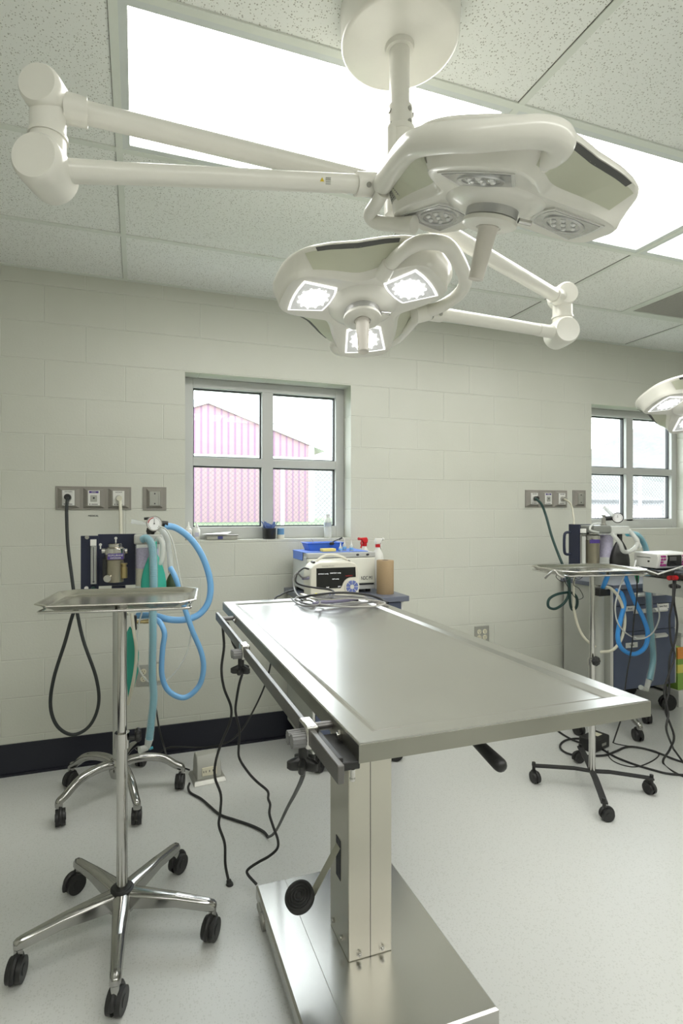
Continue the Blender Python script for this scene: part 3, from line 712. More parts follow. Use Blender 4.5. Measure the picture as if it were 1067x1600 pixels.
def armset(root, hub, up, low, arm2_end, yoke_pt, axis, label_side):
    hub, up, low, e2, yp = [Vector(v) for v in (hub, up, low, arm2_end, yoke_pt)]
    barrel = arm_elbow(root, hub, up, low, axis)
    a = Vector(axis).normalized()
    d = (up-hub).normalized()
    ha = obj('horizontal_arm', MB().tube([hub+d*.04, hub.lerp(up, .35), hub.lerp(up, .7), up-d*.035], .0225, seg=24, smooth=6), M_lamp, root)
    obj('arm_collar', MB().cyl(up-d*.075, up-d*.03, .028, .030), M_lamp, ha)
    j = obj('elbow', barrel(up+Vector((0, 0, .012)), .043, .085), M_lamp, root)
    obj('elbow_neck', MB().cyl((up.x, up.y, low.z+.01), (up.x, up.y, up.z+.01), .036, .034, seg=32).cyl((up.x, up.y, (up.z+low.z)/2-.004), (up.x, up.y, (up.z+low.z)/2+.003), .0385, seg=32), M_lamp, j)
    j2 = obj('spring_arm_joint', barrel(low, .051, .095), M_lamp, root)
    sp = (e2-low).normalized()
    obj('joint_cap', MB().cyl(low+a*.047+sp*.002, low+a*.053, .024), M_lamp, j2)
    ar = obj('spring_arm', MB().cyl(low+sp*.04, e2, .0215, .0205, seg=28), M_lamp, root)
    obj('arm_sleeve', MB().cyl(low+sp*.03, low+sp*.135, .0235, .0225, seg=28), M_lamp, ar)
    obj('arm_end_collar', MB().cyl(e2-sp*.008, e2+sp*.038, .0265, .0265, seg=28), M_lamp, ar)
    obj('collar_gap', MB().cyl(e2+sp*.038, e2+sp*.042, .024, seg=28), M_ink, ar)
    cdir = (Vector((0, 0, EYE))-e2).normalized(); sdv = sp.cross(cdir).normalized()
    obj('collar_screw', MB().cyl(e2+sp*.015-sp.cross(sdv)*.022, e2+sp*.015-sp.cross(sdv)*.029, .006, seg=12).cyl(e2+sp*.015+sp.cross(sdv)*.022, e2+sp*.015+sp.cross(sdv)*.029, .006, seg=12), M_dull, ar)
    obj('yoke_socket', MB().cyl(e2+sp*.042, yp+sp*.02, .026, .027, seg=28), M_lamp, root)
    return sp

PXY = (.652, 1.226)
t = thing('surgical_light', (PXY[0], PXY[1], CEIL), 'double ivory surgical light on one ceiling mount, near head off and far head lit', 'surgical light')
zb = 2.598
obj('canopy', MB().lathe([(.003, zb), (.140, zb), (.148, zb+.003), (.152, zb+.01), (.155, CEIL)], T((PXY[0], PXY[1], 0)), 64), M_lamp, t)
obj('pole', MB().cyl((*PXY, 2.40), (*PXY, zb+.005), .026, seg=32).cyl((*PXY, zb-.012), (*PXY, zb), .036, .038, seg=32), M_lamp, t)
cp = obj('pole_coupling', MB().cyl((*PXY, 2.355), (*PXY, 2.435), .034, .0335, seg=32), M_lamp, t)
mb = MB()
for an in (-2.9, -1.2, -.4):
    for z in (2.418, 2.385):
        d = Vector((math.cos(an), math.sin(an), 0)); p = Vector((*PXY, z)); mb.cyl(p+d*.030, p+d*.0365, .006, seg=12)
obj('coupling_screw', mb, M_dull, cp)
ua, la = Vector((-.173, 1.193, 2.225)), Vector((-.176, 1.19, 2.086))
ub, lb = Vector((1.545, 1.60, 2.195)), Vector((1.525, 1.585, 2.06))
hb = MB(); dA = math.atan2(ua.y-PXY[1], ua.x-PXY[0])
mb = MB().box((-.034, -.032, -.055), (.048, .032, .055)).xf(T((*PXY, 2.315)) @ rotz(dA))
obj('arm_hub', mb, M_lamp, t, bevel=.010)
obj('arm_hub_sleeve', MB().cyl((*PXY, 2.36), (*PXY, 2.378), .044, .040, seg=32).cyl((*PXY, 2.205), (*PXY, 2.36), .043, seg=32).cyl((*PXY, 2.155), (*PXY, 2.205), .040, seg=32), M_lamp, t)
C1 = Vector((.735, .951, 2.054)); C2 = Vector((.664, 1.493, 2.021))
e1 = Vector((.505, 1.153, 2.168)); y1 = Vector((.565, 1.150, 2.174))
armset(t, (*PXY, 2.228), ua, la, e1, y1, (.35, .93, 0), 0)
e2 = at(686, 490, 1.70); y2 = at(655, 494, 1.68)
armset(t, (*PXY, 2.186), ub, lb, e2, y2, (.25, .95, 0), 0)
def to_local(p, c, n):
    n = Vector(n).normalized(); ex = Vector((0, 1, 0)).cross(n).normalized(); ey = n.cross(ex); q = Vector(p)-c
    x, y, z = q.dot(ex), q.dot(ey), q.dot(n); return (math.degrees(math.atan2(y, x)), math.hypot(x, y), z)
N1, N2 = (.079, -.316, .945), (.074, .238, .968)
lamp_head(t, C1, N1, -13, False, dict(
    main=[at(598, 288, 1.235), at(612, 266, 1.15), at(630, 240, 1.03), at(652, 223, .94), at(700, 215, .885), at(745, 213, .86), at(800, 208, .845), at(840, 206, .84), at(868, 212, .85), at(876, 226, .87), at(864, 239, .905), at(847, 244, .945)],
    tail=[at(598, 300, 1.24), at(588, 318, 1.27), at(578, 335, 1.31), at(586, 346, 1.32), at(606, 350, 1.30), at(628, 352, 1.28)], r=.0235, r2=.0165, sticker=True), label='unlit near head with clear lenses')
lamp_head(t, C2, N2, -57, True, dict(
    main=[at(655, 492, 1.68), at(690, 478, 1.65), at(716, 460, 1.61), at(727, 440, 1.54), at(720, 415, 1.48), at(706, 391, 1.42), at(690, 380, 1.39), at(662, 378, 1.38), at(640, 386, 1.39), at(622, 400, 1.42), at(606, 417, 1.46)],
    tail=[at(650, 498, 1.72), at(636, 514, 1.80), at(618, 532, 1.90), at(590, 542, 1.96), at(555, 549, 1.97), at(530, 549, 1.94), at(521, 538, 1.91), at(532, 524, 1.87)], r=.0195, r2=.016), label='lit far head')
sp = (e1-la).normalized(); q = la+(e1-la)*.86; vd = (q-Vector((0, 0, EYE))).normalized(); up_ = sp.cross(vd).normalized(); fr_ = sp.cross(up_).normalized()
if fr_.dot(vd) > 0: fr_ = -fr_
if up_.z < 0: up_ = -up_
Ms = Matrix(((sp.x, up_.x, fr_.x, q.x), (sp.y, up_.y, fr_.y, q.y), (sp.z, up_.z, fr_.z, q.z), (0, 0, 0, 1)))
ar_ = [o for o in t.children if o.name.startswith('spring_arm') and 'joint' not in o.name][0]
obj('warning_mark', MB().prism([(-.008, .002), (.002, .002), (-.003, .010)], .0195, .0218, Ms), mat('warning_yellow', (.75, .55, .03), .5), ar_, smooth=False)
mb = MB()
for q_ in range(4): mb.box((.006, .009-.004*q_, .0195), (.018, .0105-.004*q_, .0217), Ms)
obj('fine_print', mb, mat('fine_print_grey', (.35, .35, .33), .6), ar_, smooth=False)

# the third lamp, at the right edge
C3 = at(1090, 632, 2.60)
t3 = thing('surgical_light', (3.9, 1.6, CEIL), 'lit ivory surgical lamp head cut by the right edge, before the right window', 'surgical light')
P3 = (3.9, 1.6)
obj('canopy', MB().lathe([(.003, zb), (.140, zb), (.152, zb+.01), (.155, CEIL)], T((P3[0], P3[1], 0)), 48), M_lamp, t3)
obj('pole', MB().cyl((*P3, 2.16), (*P3, zb+.005), .026, seg=32), M_lamp, t3)
N3 = (.12, .33, .93); Y3 = C3+Vector((.29, -.10, .04))
armset(t3, (*P3, 2.19), (3.55, .8, 2.19), (3.55, .8, 2.05), Y3+Vector((.05, -.09, .005)), Y3, (.3, .95, 0), 0)
lamp_head(t3, C3, N3, 168, True, dict(
    main=[Y3, Y3+Vector((-.05, -.13, .02)), Y3+Vector((-.18, -.19, .03)), Y3+Vector((-.25, -.15, .02)), Y3+Vector((-.27, -.08, .01))],
    tail=[Y3, Y3+Vector((-.02, .14, 0)), C3+Vector((.10, .27, 0)), at(1060, 660, 2.9), at(1046, 664, 2.88), at(1040, 654, 2.85), at(1052, 645, 2.82)], r=.0195, r2=.016))
#--PART4--
# ============================================================ casters, stands
def caster(p, top, heading, parent, r=.03, w=.042, name='caster', m=None):
    """twin wheel under p = (x, y) on the floor, stem up to z = top"""
    m = m or M_black; x, y = p; d = Vector((math.cos(heading), math.sin(heading), 0)); s = Vector((-d.y, d.x, 0))
    c = Vector((x, y, r))+d*.012
    mb = MB()
    for k in (-1, 1):
        mb.cyl(c+s*k*w*.12, c+s*k*w*.5, r, r*.96, seg=28).cyl(c+s*k*w*.5, c+s*k*w*.54, r*.45, seg=20)
    # hood
    A = []; n = 12
    for i in range(n+1):
        an = -.25+PI*1.05*i/n; A.append(c+d*math.cos(an)*(r*1.08)+Vector((0, 0, 1))*math.sin(an)*(r*1.08))
    mb.tube(A, w*.2, seg=8, smooth=0)
    mb.cyl((x, y, r*1.4), (x, y, top), .008, seg=14)
    return obj(name, mb, m, parent)
def star_base(root, c, R, angs, flat=True, mleg=None, hub_z=.145, tip_z=.115, rc=.03):
    for i, a in enumerate(angs):
        a = math.radians(a); d = Vector((math.cos(a), math.sin(a), 0)); s = Vector((-d.y, d.x, 0)); o = Vector((*c, 0))
        if flat:
            rings = []
            for f, hw, zt, zb_ in ((.02, .030, hub_z, hub_z-.05), (.25, .027, hub_z-.003, hub_z-.048), (.6, .021, hub_z-.012, hub_z-.045), (.93, .0165, tip_z+.002, tip_z-.030), (1.0, .0155, tip_z-.003, tip_z-.030), (1.03, .010, tip_z-.010, tip_z-.028)):
                p = o+d*R*f
                rings.append([p+s*hw+Vector((0, 0, zb_)), p+s*hw*.9+Vector((0, 0, zt-.008)), p+s*hw*.45+Vector((0, 0, zt)), p-s*hw*.45+Vector((0, 0, zt)), p-s*hw*.9+Vector((0, 0, zt-.008)), p-s*hw+Vector((0, 0, zb_))])
            lg = obj('leg', MB().loft(rings), mleg or M_alum, root, bevel=.003)
            tz_ = tip_z-.03
            p = o+d*R*.985; obj('caster_socket', MB().cyl(p+Vector((0, 0, rc*2-.004)), p+Vector((0, 0, tip_z-.02)), .0125, seg=18), mleg or M_alum, lg)
        else:
            pts = [o+d*R*f+Vector((0, 0, z)) for f, z in ((0, hub_z-.02), (.2, hub_z+.006), (.45, hub_z+.008), (.7, hub_z-.008), (.9, tip_z+.012), (1.0, tip_z-.005), (1.01, tip_z-.028))]
            lg = obj('leg', MB().tube(pts, .017, seg=18, rfun=lambda f: .022-.006*f), mleg or M_alum, root)
        caster(tuple((o+d*R*.985).xy), tip_z-.02, a+1.1+i*1.7, lg, r=rc)

def tray_top(root, c, rot, wd, dp, z, mt=M_tray):
    M = T((c[0], c[1], z)) @ rotz(rot)
    def oct_(i, zz, ch=.045):
        a, b = wd/2-i, dp/2-i; k = ch-i*.4
        P = [(-a+k, -b), (a-k, -b), (a, -b+k), (a, b-k), (a-k, b), (-a+k, b), (-a, b-k), (-a, -b+k)]
        return [(x, y, zz) for x, y in P]
    mb = MB().loft([oct_(.05, -.0185), oct_(.026, -.0185), oct_(.0, -.004), oct_(-.004, -.002), oct_(-.004, .001), oct_(0, .002), oct_(.006, .001), oct_(.022, -.0125), oct_(.028, -.0145), oct_(.05, -.0150)], M)
    tr = obj('tray', mb, mt, root, bevel=.0015)
    f = [M @ Vector(p) for p in oct_(.016, -.022)]
    obj('tray_frame', MB().tube(f, .0045, seg=10, smooth=3, closed=True).tube([M @ Vector((0, -dp/2+.016, -.022)), M @ Vector((0, 0, -.022)), M @ Vector((0, dp/2-.016, -.022))], .0045, smooth=2, seg=8), M_chrome, root)
    return tr
# left instrument stand
mc = (-.045, 1.832)
t = thing('instrument_stand', (*mc, 0), 'chrome instrument stand with empty steel tray and five leg silver base, nearest at left', 'instrument stand')
star_base(t, mc, .305, [196, 268, 339, 51, 122], rc=.035, tip_z=.12, hub_z=.148)
obj('hub', MB().cyl((*mc, .085), (*mc, .146), .042, .034, seg=36), M_alum, t)
obj('hub_ring', MB().lathe([(.003, .143), (.037, .143), (.037, .148), (.030, .150), (.028, .153), (.017, .155)], T((*mc, 0)), 36), M_black, t)
obj('lower_pole', MB().cyl((*mc, .15), (*mc, .635), .0175, seg=28), M_chrome, t)
cl = obj('pole_collar', MB().cyl((*mc, .610), (*mc, .66), .0235, seg=28), M_chrome, t)
mb = MB().cyl((mc[0]+.02, mc[1]-.0, .637), (mc[0]+.040, mc[1], .637), .006)
for q in range(8):
    an = 2*PI*q/8; mb.ball((mc[0]+.05, mc[1]+.012*math.cos(an), .645+.012*math.sin(an)), .0115, seg=10)
obj('collar_knob', mb, M_black, cl)
obj('upper_pole', MB().cyl((*mc, .66), (*mc, 1.078), .0148, seg=28), M_chrome, t)
tray_top(t, (-.040, 1.868), math.radians(-8), .476, .335, 1.104)
# right instrument stand
rc_ = (2.165, 2.05)
t = thing('instrument_stand', (*rc_, 0), 'instrument stand with empty steel tray on a black four leg base, right of the table', 'instrument stand')
for (x, y) in ((1.94, 2.20), (2.335, 2.29), (1.995, 1.823), (2.395, 1.915)):
    o_ = Vector((*rc_, 0)); p = Vector((x, y, 0)); d = (p-o_).normalized(); s = Vector((-d.y, d.x, 0)); L_ = (p-o_).length
    rings = []
    for f, z in ((0, .094), (.3, .098), (.7, .092), (1.03, .086)):
        q = o_+d*L_*f; rings.append([q+s*.0145+Vector((0, 0, z)), q-s*.0145+Vector((0, 0, z)), q-s*.0145+Vector((0, 0, z-.009)), q+s*.0145+Vector((0, 0, z-.009))])
    lg = obj('leg', MB().loft(rings), M_rubber, t, bevel=.0015)
    obj('stem_nut', MB().cyl((x, y, .084), (x, y, .1), .009, seg=6), M_black, lg)
    caster((x, y), .088, math.atan2(d.y, d.x)+2.0, lg, r=.029, w=.034)
obj('lower_pole', MB().cyl((*rc_, .09), (*rc_, .64), .0155, seg=24), M_chrome, t)
cl = obj('pole_collar', MB().cyl((*rc_, .62), (*rc_, .655), .02, seg=24), M_chrome, t)
k0 = at(931, 1033, 2.58)
mb = MB().cyl((rc_[0], rc_[1]-.01, k0.z), k0, .005)
for q in range(8):
    an = 2*PI*q/8; mb.ball(k0+Vector((.013*math.cos(an), 0, .013*math.sin(an))), .0115, seg=10)
mb.ball(k0, .016, seg=12)
obj('collar_knob', mb, M_black, cl)
obj('upper_pole', MB().cyl((*rc_, .655), (*rc_, 1.08), .0125, seg=24), M_chrome, t)
tray_top(t, (2.175, 2.085), math.radians(-8), .46, .33, 1.104)
ck = at(865, 893, 2.62)
obj('frame_clip', MB().tube([at(852, 903, 2.55), at(858, 897, 2.52), at(866, 892, 2.5), at(872, 898, 2.49), at(880, 903, 2.48)], .006, seg=8), M_dull, t)

# ============================================================ anaesthesia machines
def anaes(name, c, label, Yp, px, bag, angs, R, poletop):
    """px: mapping from the measured layout of the left machine to this one"""
    t = thing(name, (*c, 0), label, 'anaesthesia machine')
    star_base(t, c, R, angs, flat=False, hub_z=.165, tip_z=.105, rc=.036)
    obj('hub', MB().lathe([(.003, .10), (.04, .10), (.048, .13), (.045, .17), (.033, .19)], T((*c, 0)), 36), M_alum, t)
    po = obj('pole', MB().cyl((*c, .18), (*c, poletop), .030, seg=32), M_lgrey, t)
    obj('pole_clamp', MB().cyl((*c, .90), (*c, .906), .0325, seg=32), M_chrome, po)
    return t
def P1(u, v, Y=2.60): return on_wall(u, v, Y)
ac = (-.08, 2.72)
t = anaes('anaesthesia_machine', ac, 'anaesthesia machine with navy panel, green bag and blue hoses behind the left instrument stand', 2.6, None, None, [214, 286, 358, 70, 142], .295, 1.04)
def pbox(u0, v0, u1, v1, Y0, Y1):      # box whose front face (Y0) spans the measured rectangle
    a = on_wall(u0, v1, Y0); b = on_wall(u1, v0, Y0); return MB().box((a.x, Y0, a.z), (b.x, Y1, b.z))
obj('mounting_bracket', MB().box((ac[0]-.03, 2.61, .96), (ac[0]+.03, 2.72, 1.04)), M_navy, t, bevel=.003)
mp_ = pbox(153, 834, 213, 916, 2.60, 2.612)
pn = obj('back_panel', mp_, M_navy, t, bevel=.002)
a = on_wall(190, 850, 2.60)
fm = obj('flowmeter_panel', pbox(126, 837, 154, 925, 2.592, 2.604), M_navy, t, bevel=.002)
tb = obj('flow_tube', MB().cyl(on_wall(146, 852, 2.578), on_wall(146, 912, 2.578), .011, seg=20), M_clear, fm)
obj('tube_block', pbox(141.5, 853, 151, 913, 2.584, 2.594), M_plate, fm, bevel=.002)
obj('tube_float', MB().ball(on_wall(146, 909, 2.578), .005, seg=12), M_black, fm)
obj('tube_scale', MB().box(on_wall(145.4, 910, 2.5668), on_wall(146.6, 855, 2.5672)), M_ink, fm, smooth=False)
obj('tube_label', pbox(141, 843, 150.5, 853, 2.574, 2.59), M_white, fm, bevel=.001)
for u, v, m_ in ((136, 839.5, M_dull), (135, 919, M_white)):
    p = on_wall(u, v, 2.59); obj('panel_screw', MB().cyl(p, p+Vector((0, -.006, 0)), .009, seg=16), m_, fm)
p = on_wall(146, 920, 2.59); obj('flow_knob', MB().cyl(p, p+Vector((0, -.03, 0)), .012, .010), M_dkhose, fm)
for u, v in ((181, 841), (157, 851)):
    p = on_wall(u, v, 2.60); obj('key_slot', MB().cyl(p, p+Vector((0, -.002, 0)), .0065).box((p.x-.003, p.y-.002, p.z-.02), (p.x+.003, p.y, p.z)), M_white, pn, smooth=False)
# vaporizer
vc = on_wall(180, 880, 2.54); z_t, z_b = on_wall(180, 850, 2.54).z, on_wall(180, 909, 2.54).z
vp = obj('vaporizer', MB().lathe([(.003, z_b), (.036, z_b), (.037, z_b+.004), (.037, z_b+.10), (.041, z_b+.104), (.041, z_t-.02), (.036, z_t-.016), (.028, z_t-.012), (.028, z_t-.002), (.024, z_t), (.003, z_t)], T((vc.x, vc.y, 0)), 40), M_bronze, t)
obj('vaporizer_cap', MB().lathe([(.003, z_t-.045), (.045, z_t-.045), (.047, z_t-.04), (.043, z_t-.02), (.030, z_t-.014), (.031, z_t), (.034, z_t+.003), (.003, z_t+.004)], T((vc.x, vc.y, 0)), 40), M_chrome, vp)
lb_ = pbox(168, 865, 193, 874.5, 2.492, 2.50)
lb_ = obj('vaporizer_label', lb_, M_purple, vp, smooth=False)
q = on_wall(180.5, 868, 2.4915); text('lettering', 'ISOFLURANE', .011, T(q) @ FACE, M_white, vp)
q = on_wall(180.5, 872, 2.4915); text('lettering', 'VAPORIZER', .009, T(q) @ FACE, M_white, vp)
for u in (159, 199):
    p = on_wall(u, 861, 2.54); obj('port', MB().cyl(p, (vc.x, vc.y, p.z), .009).cyl(p, p+(Vector((vc.x, vc.y, p.z))-p)*.35, .012), M_chrome, vp)
p = on_wall(168, 903, 2.53); obj('fill_valve', MB().cyl(p, p+Vector((0, -.03, 0)), .016).cyl(p+Vector((0, -.03, 0)), p+Vector((0, -.034, 0)), .011), M_chrome, vp)
p = on_wall(194, 903, 2.52); p2 = on_wall(194, 886, 2.52); obj('drain_valve', MB().cyl(p, p2, .014).cyl(p2, p2+Vector((0, 0, .012)), .010).cyl(p2+Vector((0, 0, .012)), p2+Vector((0, 0, .018)), .014), M_brass, vp)
obj('vaporizer_handle', pbox(160, 872, 168, 906, 2.53, 2.56), M_black, vp, bevel=.006)
# absorber with clear canister
hx = on_wall(231, 840, 2.56)
hd = obj('absorber_head', pbox(209, 835, 254, 851, 2.51, 2.60), mat('clear_grey_head', (.48, .49, .45), .15, alpha=.8), t, bevel=.008)
cc = on_wall(230, 880, 2.56); zt_, zb_ = on_wall(230, 850, 2.56).z, on_wall(230, 917, 2.56).z
obj('canister', MB().cyl((cc.x, cc.y, zb_), (cc.x, cc.y, zt_), .054, seg=40), M_clear, hd)
obj('canister_granules', MB().cyl((cc.x, cc.y, zb_+.09), (cc.x, cc.y, zt_-.02), .050, seg=40), M_granule, hd)
obj('canister_granules', MB().cyl((cc.x, cc.y, zb_+.008), (cc.x, cc.y, zb_+.088), .050, seg=40), mat('cream_granules', (.62, .58, .42), .9, noise=.2, nscale=150), hd)
gx = on_wall(241, 818, 2.53)
gg = obj('pressure_gauge', MB().cyl(gx+Vector((.0, .022, 0)), gx, .036, .036, seg=36), M_dull, t)
obj('gauge_dial', MB().cyl(gx+Vector((0, .001, 0)), gx+Vector((0, -.001, 0)), .031, seg=36), M_glass, gg)
mb = MB()
for q in range(20):
    an = math.radians(-50+280*q/19); d = Vector((math.cos(an), 0, math.sin(an))); mb.cyl(gx+Vector((0, -.0015, 0))+d*.024, gx+Vector((0, -.0015, 0))+d*.029, .0008, seg=6)
mb.cyl(gx+Vector((0, -.002, -.004)), gx+Vector((0, -.002, .022)), .001, seg=6).ball(gx+Vector((0, -.002, 0)), .003, seg=8)
obj('gauge_marks', mb, M_ink, gg, smooth=False)
mb = MB()
for q in range(8):
    an = math.radians(100+70*q/7); d = Vector((math.cos(an), 0, math.sin(an))); mb.ball(gx+Vector((0, -.0012, 0))+d*.027, .0025, (1, .3, 1), 8)
obj('gauge_red_zone', mb, M_red, gg)
obj('gauge_stem', MB().cyl(gx+Vector((-.002, .02, -.03)), (gx.x-.01, gx.y+.03, zt_+.04), .009).box((gx.x-.035, gx.y+.01, zt_+.055), (gx.x+.008, gx.y+.045, zt_+.066)).cyl((gx.x-.02, gx.y+.03, zt_+.04), (gx.x-.02, gx.y+.03, zt_+.075), .013), M_black, t)
obj('gauge_outlet', MB().cyl(gx+Vector((.033, .015, 0)), gx+Vector((.062, .015, -.003)), .013), M_black, t)
obj('gauge_inlet', MB().cyl(gx+Vector((-.045, .015, .022)), gx+Vector((-.01, .015, .025)), .006), M_black, t)
obj('relief_tube', MB().tube([on_wall(205, 814.5, 2.55), on_wall(218, 817, 2.55), on_wall(232, 820, 2.55)], .009, rfun=lambda f: .012-.005*f), M_clear, t)
tb_ = MB().tube([on_wall(222, 843, 2.50), on_wall(229, 841, 2.485), on_wall(236, 849, 2.47), on_wall(239, 868, 2.465), on_wall(240, 895, 2.46), on_wall(240, 930, 2.46), on_wall(239, 960, 2.46), on_wall(239, 1000, 2.46), on_wall(238, 1050, 2.46), on_wall(240, 1090, 2.46), on_wall(236, 1130, 2.46), on_wall(233, 1156, 2.46)], .0155, smooth=24, seg=14, corr=.05)
h_ = obj('coaxial_hose', tb_, M_teal, t)
tb_ = MB().tube([on_wall(222, 843, 2.50), on_wall(229, 841, 2.485), on_wall(236, 849, 2.47), on_wall(239, 868, 2.465), on_wall(240, 895, 2.46), on_wall(240, 930, 2.46), on_wall(239, 960, 2.46), on_wall(239, 1000, 2.46), on_wall(238, 1050, 2.46), on_wall(240, 1090, 2.46), on_wall(236, 1130, 2.46), on_wall(233, 1156, 2.46)], .0195, smooth=8, seg=16)
obj('hose_sleeve', tb_, M_clear, h_)
obj('hose_connector', MB().cyl(on_wall(233, 1155, 2.46), on_wall(230, 1168, 2.46), .018, .014).cyl(on_wall(230, 1168, 2.46), on_wall(218, 1172, 2.44), .013, .016), M_clearthin, h_)
obj('connector_cap', MB().cyl(on_wall(233, 1170, 2.46), on_wall(239, 1168, 2.46), .006), M_teal, h_)
obj('bag_elbow', MB().tube([on_wall(244, 846, 2.51), on_wall(249, 842, 2.50), on_wall(254, 850, 2.49), on_wall(254, 868, 2.49), on_wall(250, 880, 2.49), on_wall(244, 882, 2.50)], .013, seg=14), M_clearthin, t)
def bag(name, m_, top, zlow, wide, deep, parent, rot=0):
    L_ = top.z-zlow; prof = [(.10, 0), (.12, .05), (.30, .12), (.62, .26), (.92, .48), (1, .68), (.9, .86), (.6, .96), (.1, 1)]
    rings = []
    for k, f in prof: rings.append([(k*wide*math.cos(2*PI*i/28), k*deep*math.sin(2*PI*i/28), -f*L_) for i in range(28)])
    return obj(name, MB().loft(rings, T(top) @ rotz(rot)), m_, parent, sub=1)
bag('breathing_bag', M_green, on_wall(240, 856, 2.49), on_wall(240, 945, 2.49).z, .058, .022, t)
p = on_wall(241, 860, 2.49); obj('bag_neck', MB().cyl(p+Vector((0, 0, -.01)), p+Vector((0, 0, .04)), .012), M_green, t)
bag('scavenger_bag', M_olive, on_wall(267, 893, 2.60), on_wall(267, 938, 2.60).z, .032, .025, t)
obj('scavenger_tube', MB().tube([on_wall(250, 826, 2.62), on_wall(259, 838, 2.61), on_wall(264, 860, 2.6), on_wall(267, 895, 2.6)], .0135, seg=14), M_clearthin, t)
Y_ = 2.56
obj('blue_hose', MB().tube([on_wall(256, 821.5, 2.545), on_wall(275, 825, Y_), on_wall(297, 841, Y_), on_wall(314, 865, Y_), on_wall(325, 893, Y_), on_wall(329, 918, Y_), on_wall(325, 942, Y_), on_wall(311, 960, Y_), on_wall(290, 968, Y_), on_wall(265, 968, Y_), on_wall(240, 962, Y_+.03), on_wall(215, 962, Y_+.1)], .0155, seg=16), M_bluehose, t)
obj('blue_hose', MB().tube([on_wall(266, 887, 2.555), on_wall(273, 900, 2.53), on_wall(281, 922, 2.52), on_wall(288, 948, 2.50), on_wall(300, 984, 2.5), on_wall(314, 1018, 2.5), on_wall(318, 1046, 2.5), on_wall(310, 1073, 2.5), on_wall(288, 1090, 2.5), on_wall(264, 1080, 2.5), on_wall(253, 1055, 2.5), on_wall(254, 1015, 2.5), on_wall(257, 990, 2.5), on_wall(250, 973, 2.52), on_wall(240, 966, 2.56)], .0125, seg=16), M_bluehose, t)
obj('sample_line', MB().tube([on_wall(248, 822, 2.5), on_wall(260, 828, 2.48), on_wall(270, 848, 2.47), on_wall(277, 880, 2.47), on_wall(284, 918, 2.47), on_wall(296, 960, 2.5), on_wall(298, 992, 2.5), on_wall(290, 1024, 2.5), on_wall(272, 1052, 2.5), on_wall(250, 1069, 2.5), on_wall(228, 1062, 2.52), on_wall(215, 1035, 2.55), on_wall(214, 990, 2.56), on_wall(222, 955, 2.57)], .004, seg=8), M_clearthin, t)
mb = MB(); P_ = [on_wall(203, 978, 2.62), on_wall(210, 990, 2.6), on_wall(217, 1020, 2.6), on_wall(216, 1050, 2.6), on_wall(208, 1078, 2.6), on_wall(200, 1092, 2.62), on_wall(196, 1040, 2.62), on_wall(197, 990, 2.62)]
mb.loft([[p+Vector((0, .018, 0)) for p in P_], [p+Vector((0, -.010, 0)) for p in P_]])
obj('evacuation_bag', mb, M_green, t, bevel=.008)
obj('suction_hose', MB().tube([on_wall(206, 958, 2.56), on_wall(209, 985, 2.55), on_wall(213, 1015, 2.55), on_wall(211, 1048, 2.55), on_wall(205, 1080, 2.56), on_wall(200, 1100, 2.6)], .008, seg=12), M_whitehose, t)
p = on_wall(213, 972, 2.58); obj('gas_valve', MB().cyl(p, p+Vector((.03, 0, 0)), .008).cyl(p+Vector((.03, 0, 0)), p+Vector((.055, 0, 0)), .010), M_brass, t)
obj('valve_block', MB().box(p+Vector((-.02, -.01, -.035)), p+Vector((.002, .02, .03))), M_black, t, bevel=.003)
tag(obj('oxygen_hose', MB().tube([(on_wall(107, 777).x, WY-.03, on_wall(107, 777).z), on_wall(105, 783, 3.03), on_wall(104, 800, 3.02), on_wall(106, 850, 3.0), on_wall(112, 900, 2.98), on_wall(119, 948, 2.96), on_wall(130, 1000, 2.94), on_wall(150, 1058, 2.92), on_wall(154, 1100, 2.92), on_wall(140, 1134, 2.92), on_wall(114, 1148, 2.92), on_wall(90, 1135, 2.9), on_wall(79, 1104, 2.9), on_wall(84, 1060, 2.89), on_wall(102, 1002, 2.85), on_wall(116, 955, 2.80), on_wall(135, 935, 2.75), on_wall(160, 925, 2.68)], .0085, seg=14), M_greyhose), 'charcoal hose plugged into the left gas panel and hanging in a long loop', 'hose')
tag(obj('suction_hose', MB().tube([(on_wall(187, 779).x, WY-.03, on_wall(187, 779).z), on_wall(188, 790, 3.06), on_wall(189, 830, 3.03), on_wall(190, 900, 2.99), on_wall(198, 960, 2.80)], .0085, seg=14), M_whitehose), 'cream hose plugged into the left gas panel and hanging straight down', 'hose')
tag(obj('hose_plug', MB().cyl((on_wall(107, 777).x, WY-.026, on_wall(107, 777).z), (on_wall(107, 777).x, WY-.05, on_wall(107, 777).z), .017), M_black), 'round black plug in the left socket of the left gas panel', 'hose plug')
tag(obj('hose_plug', MB().cyl((on_wall(187, 779).x, WY-.026, on_wall(187, 779).z), (on_wall(187, 779).x, WY-.05, on_wall(187, 779).z), .015), M_whitehose), 'round cream plug in the right socket of the left gas panel', 'hose plug')

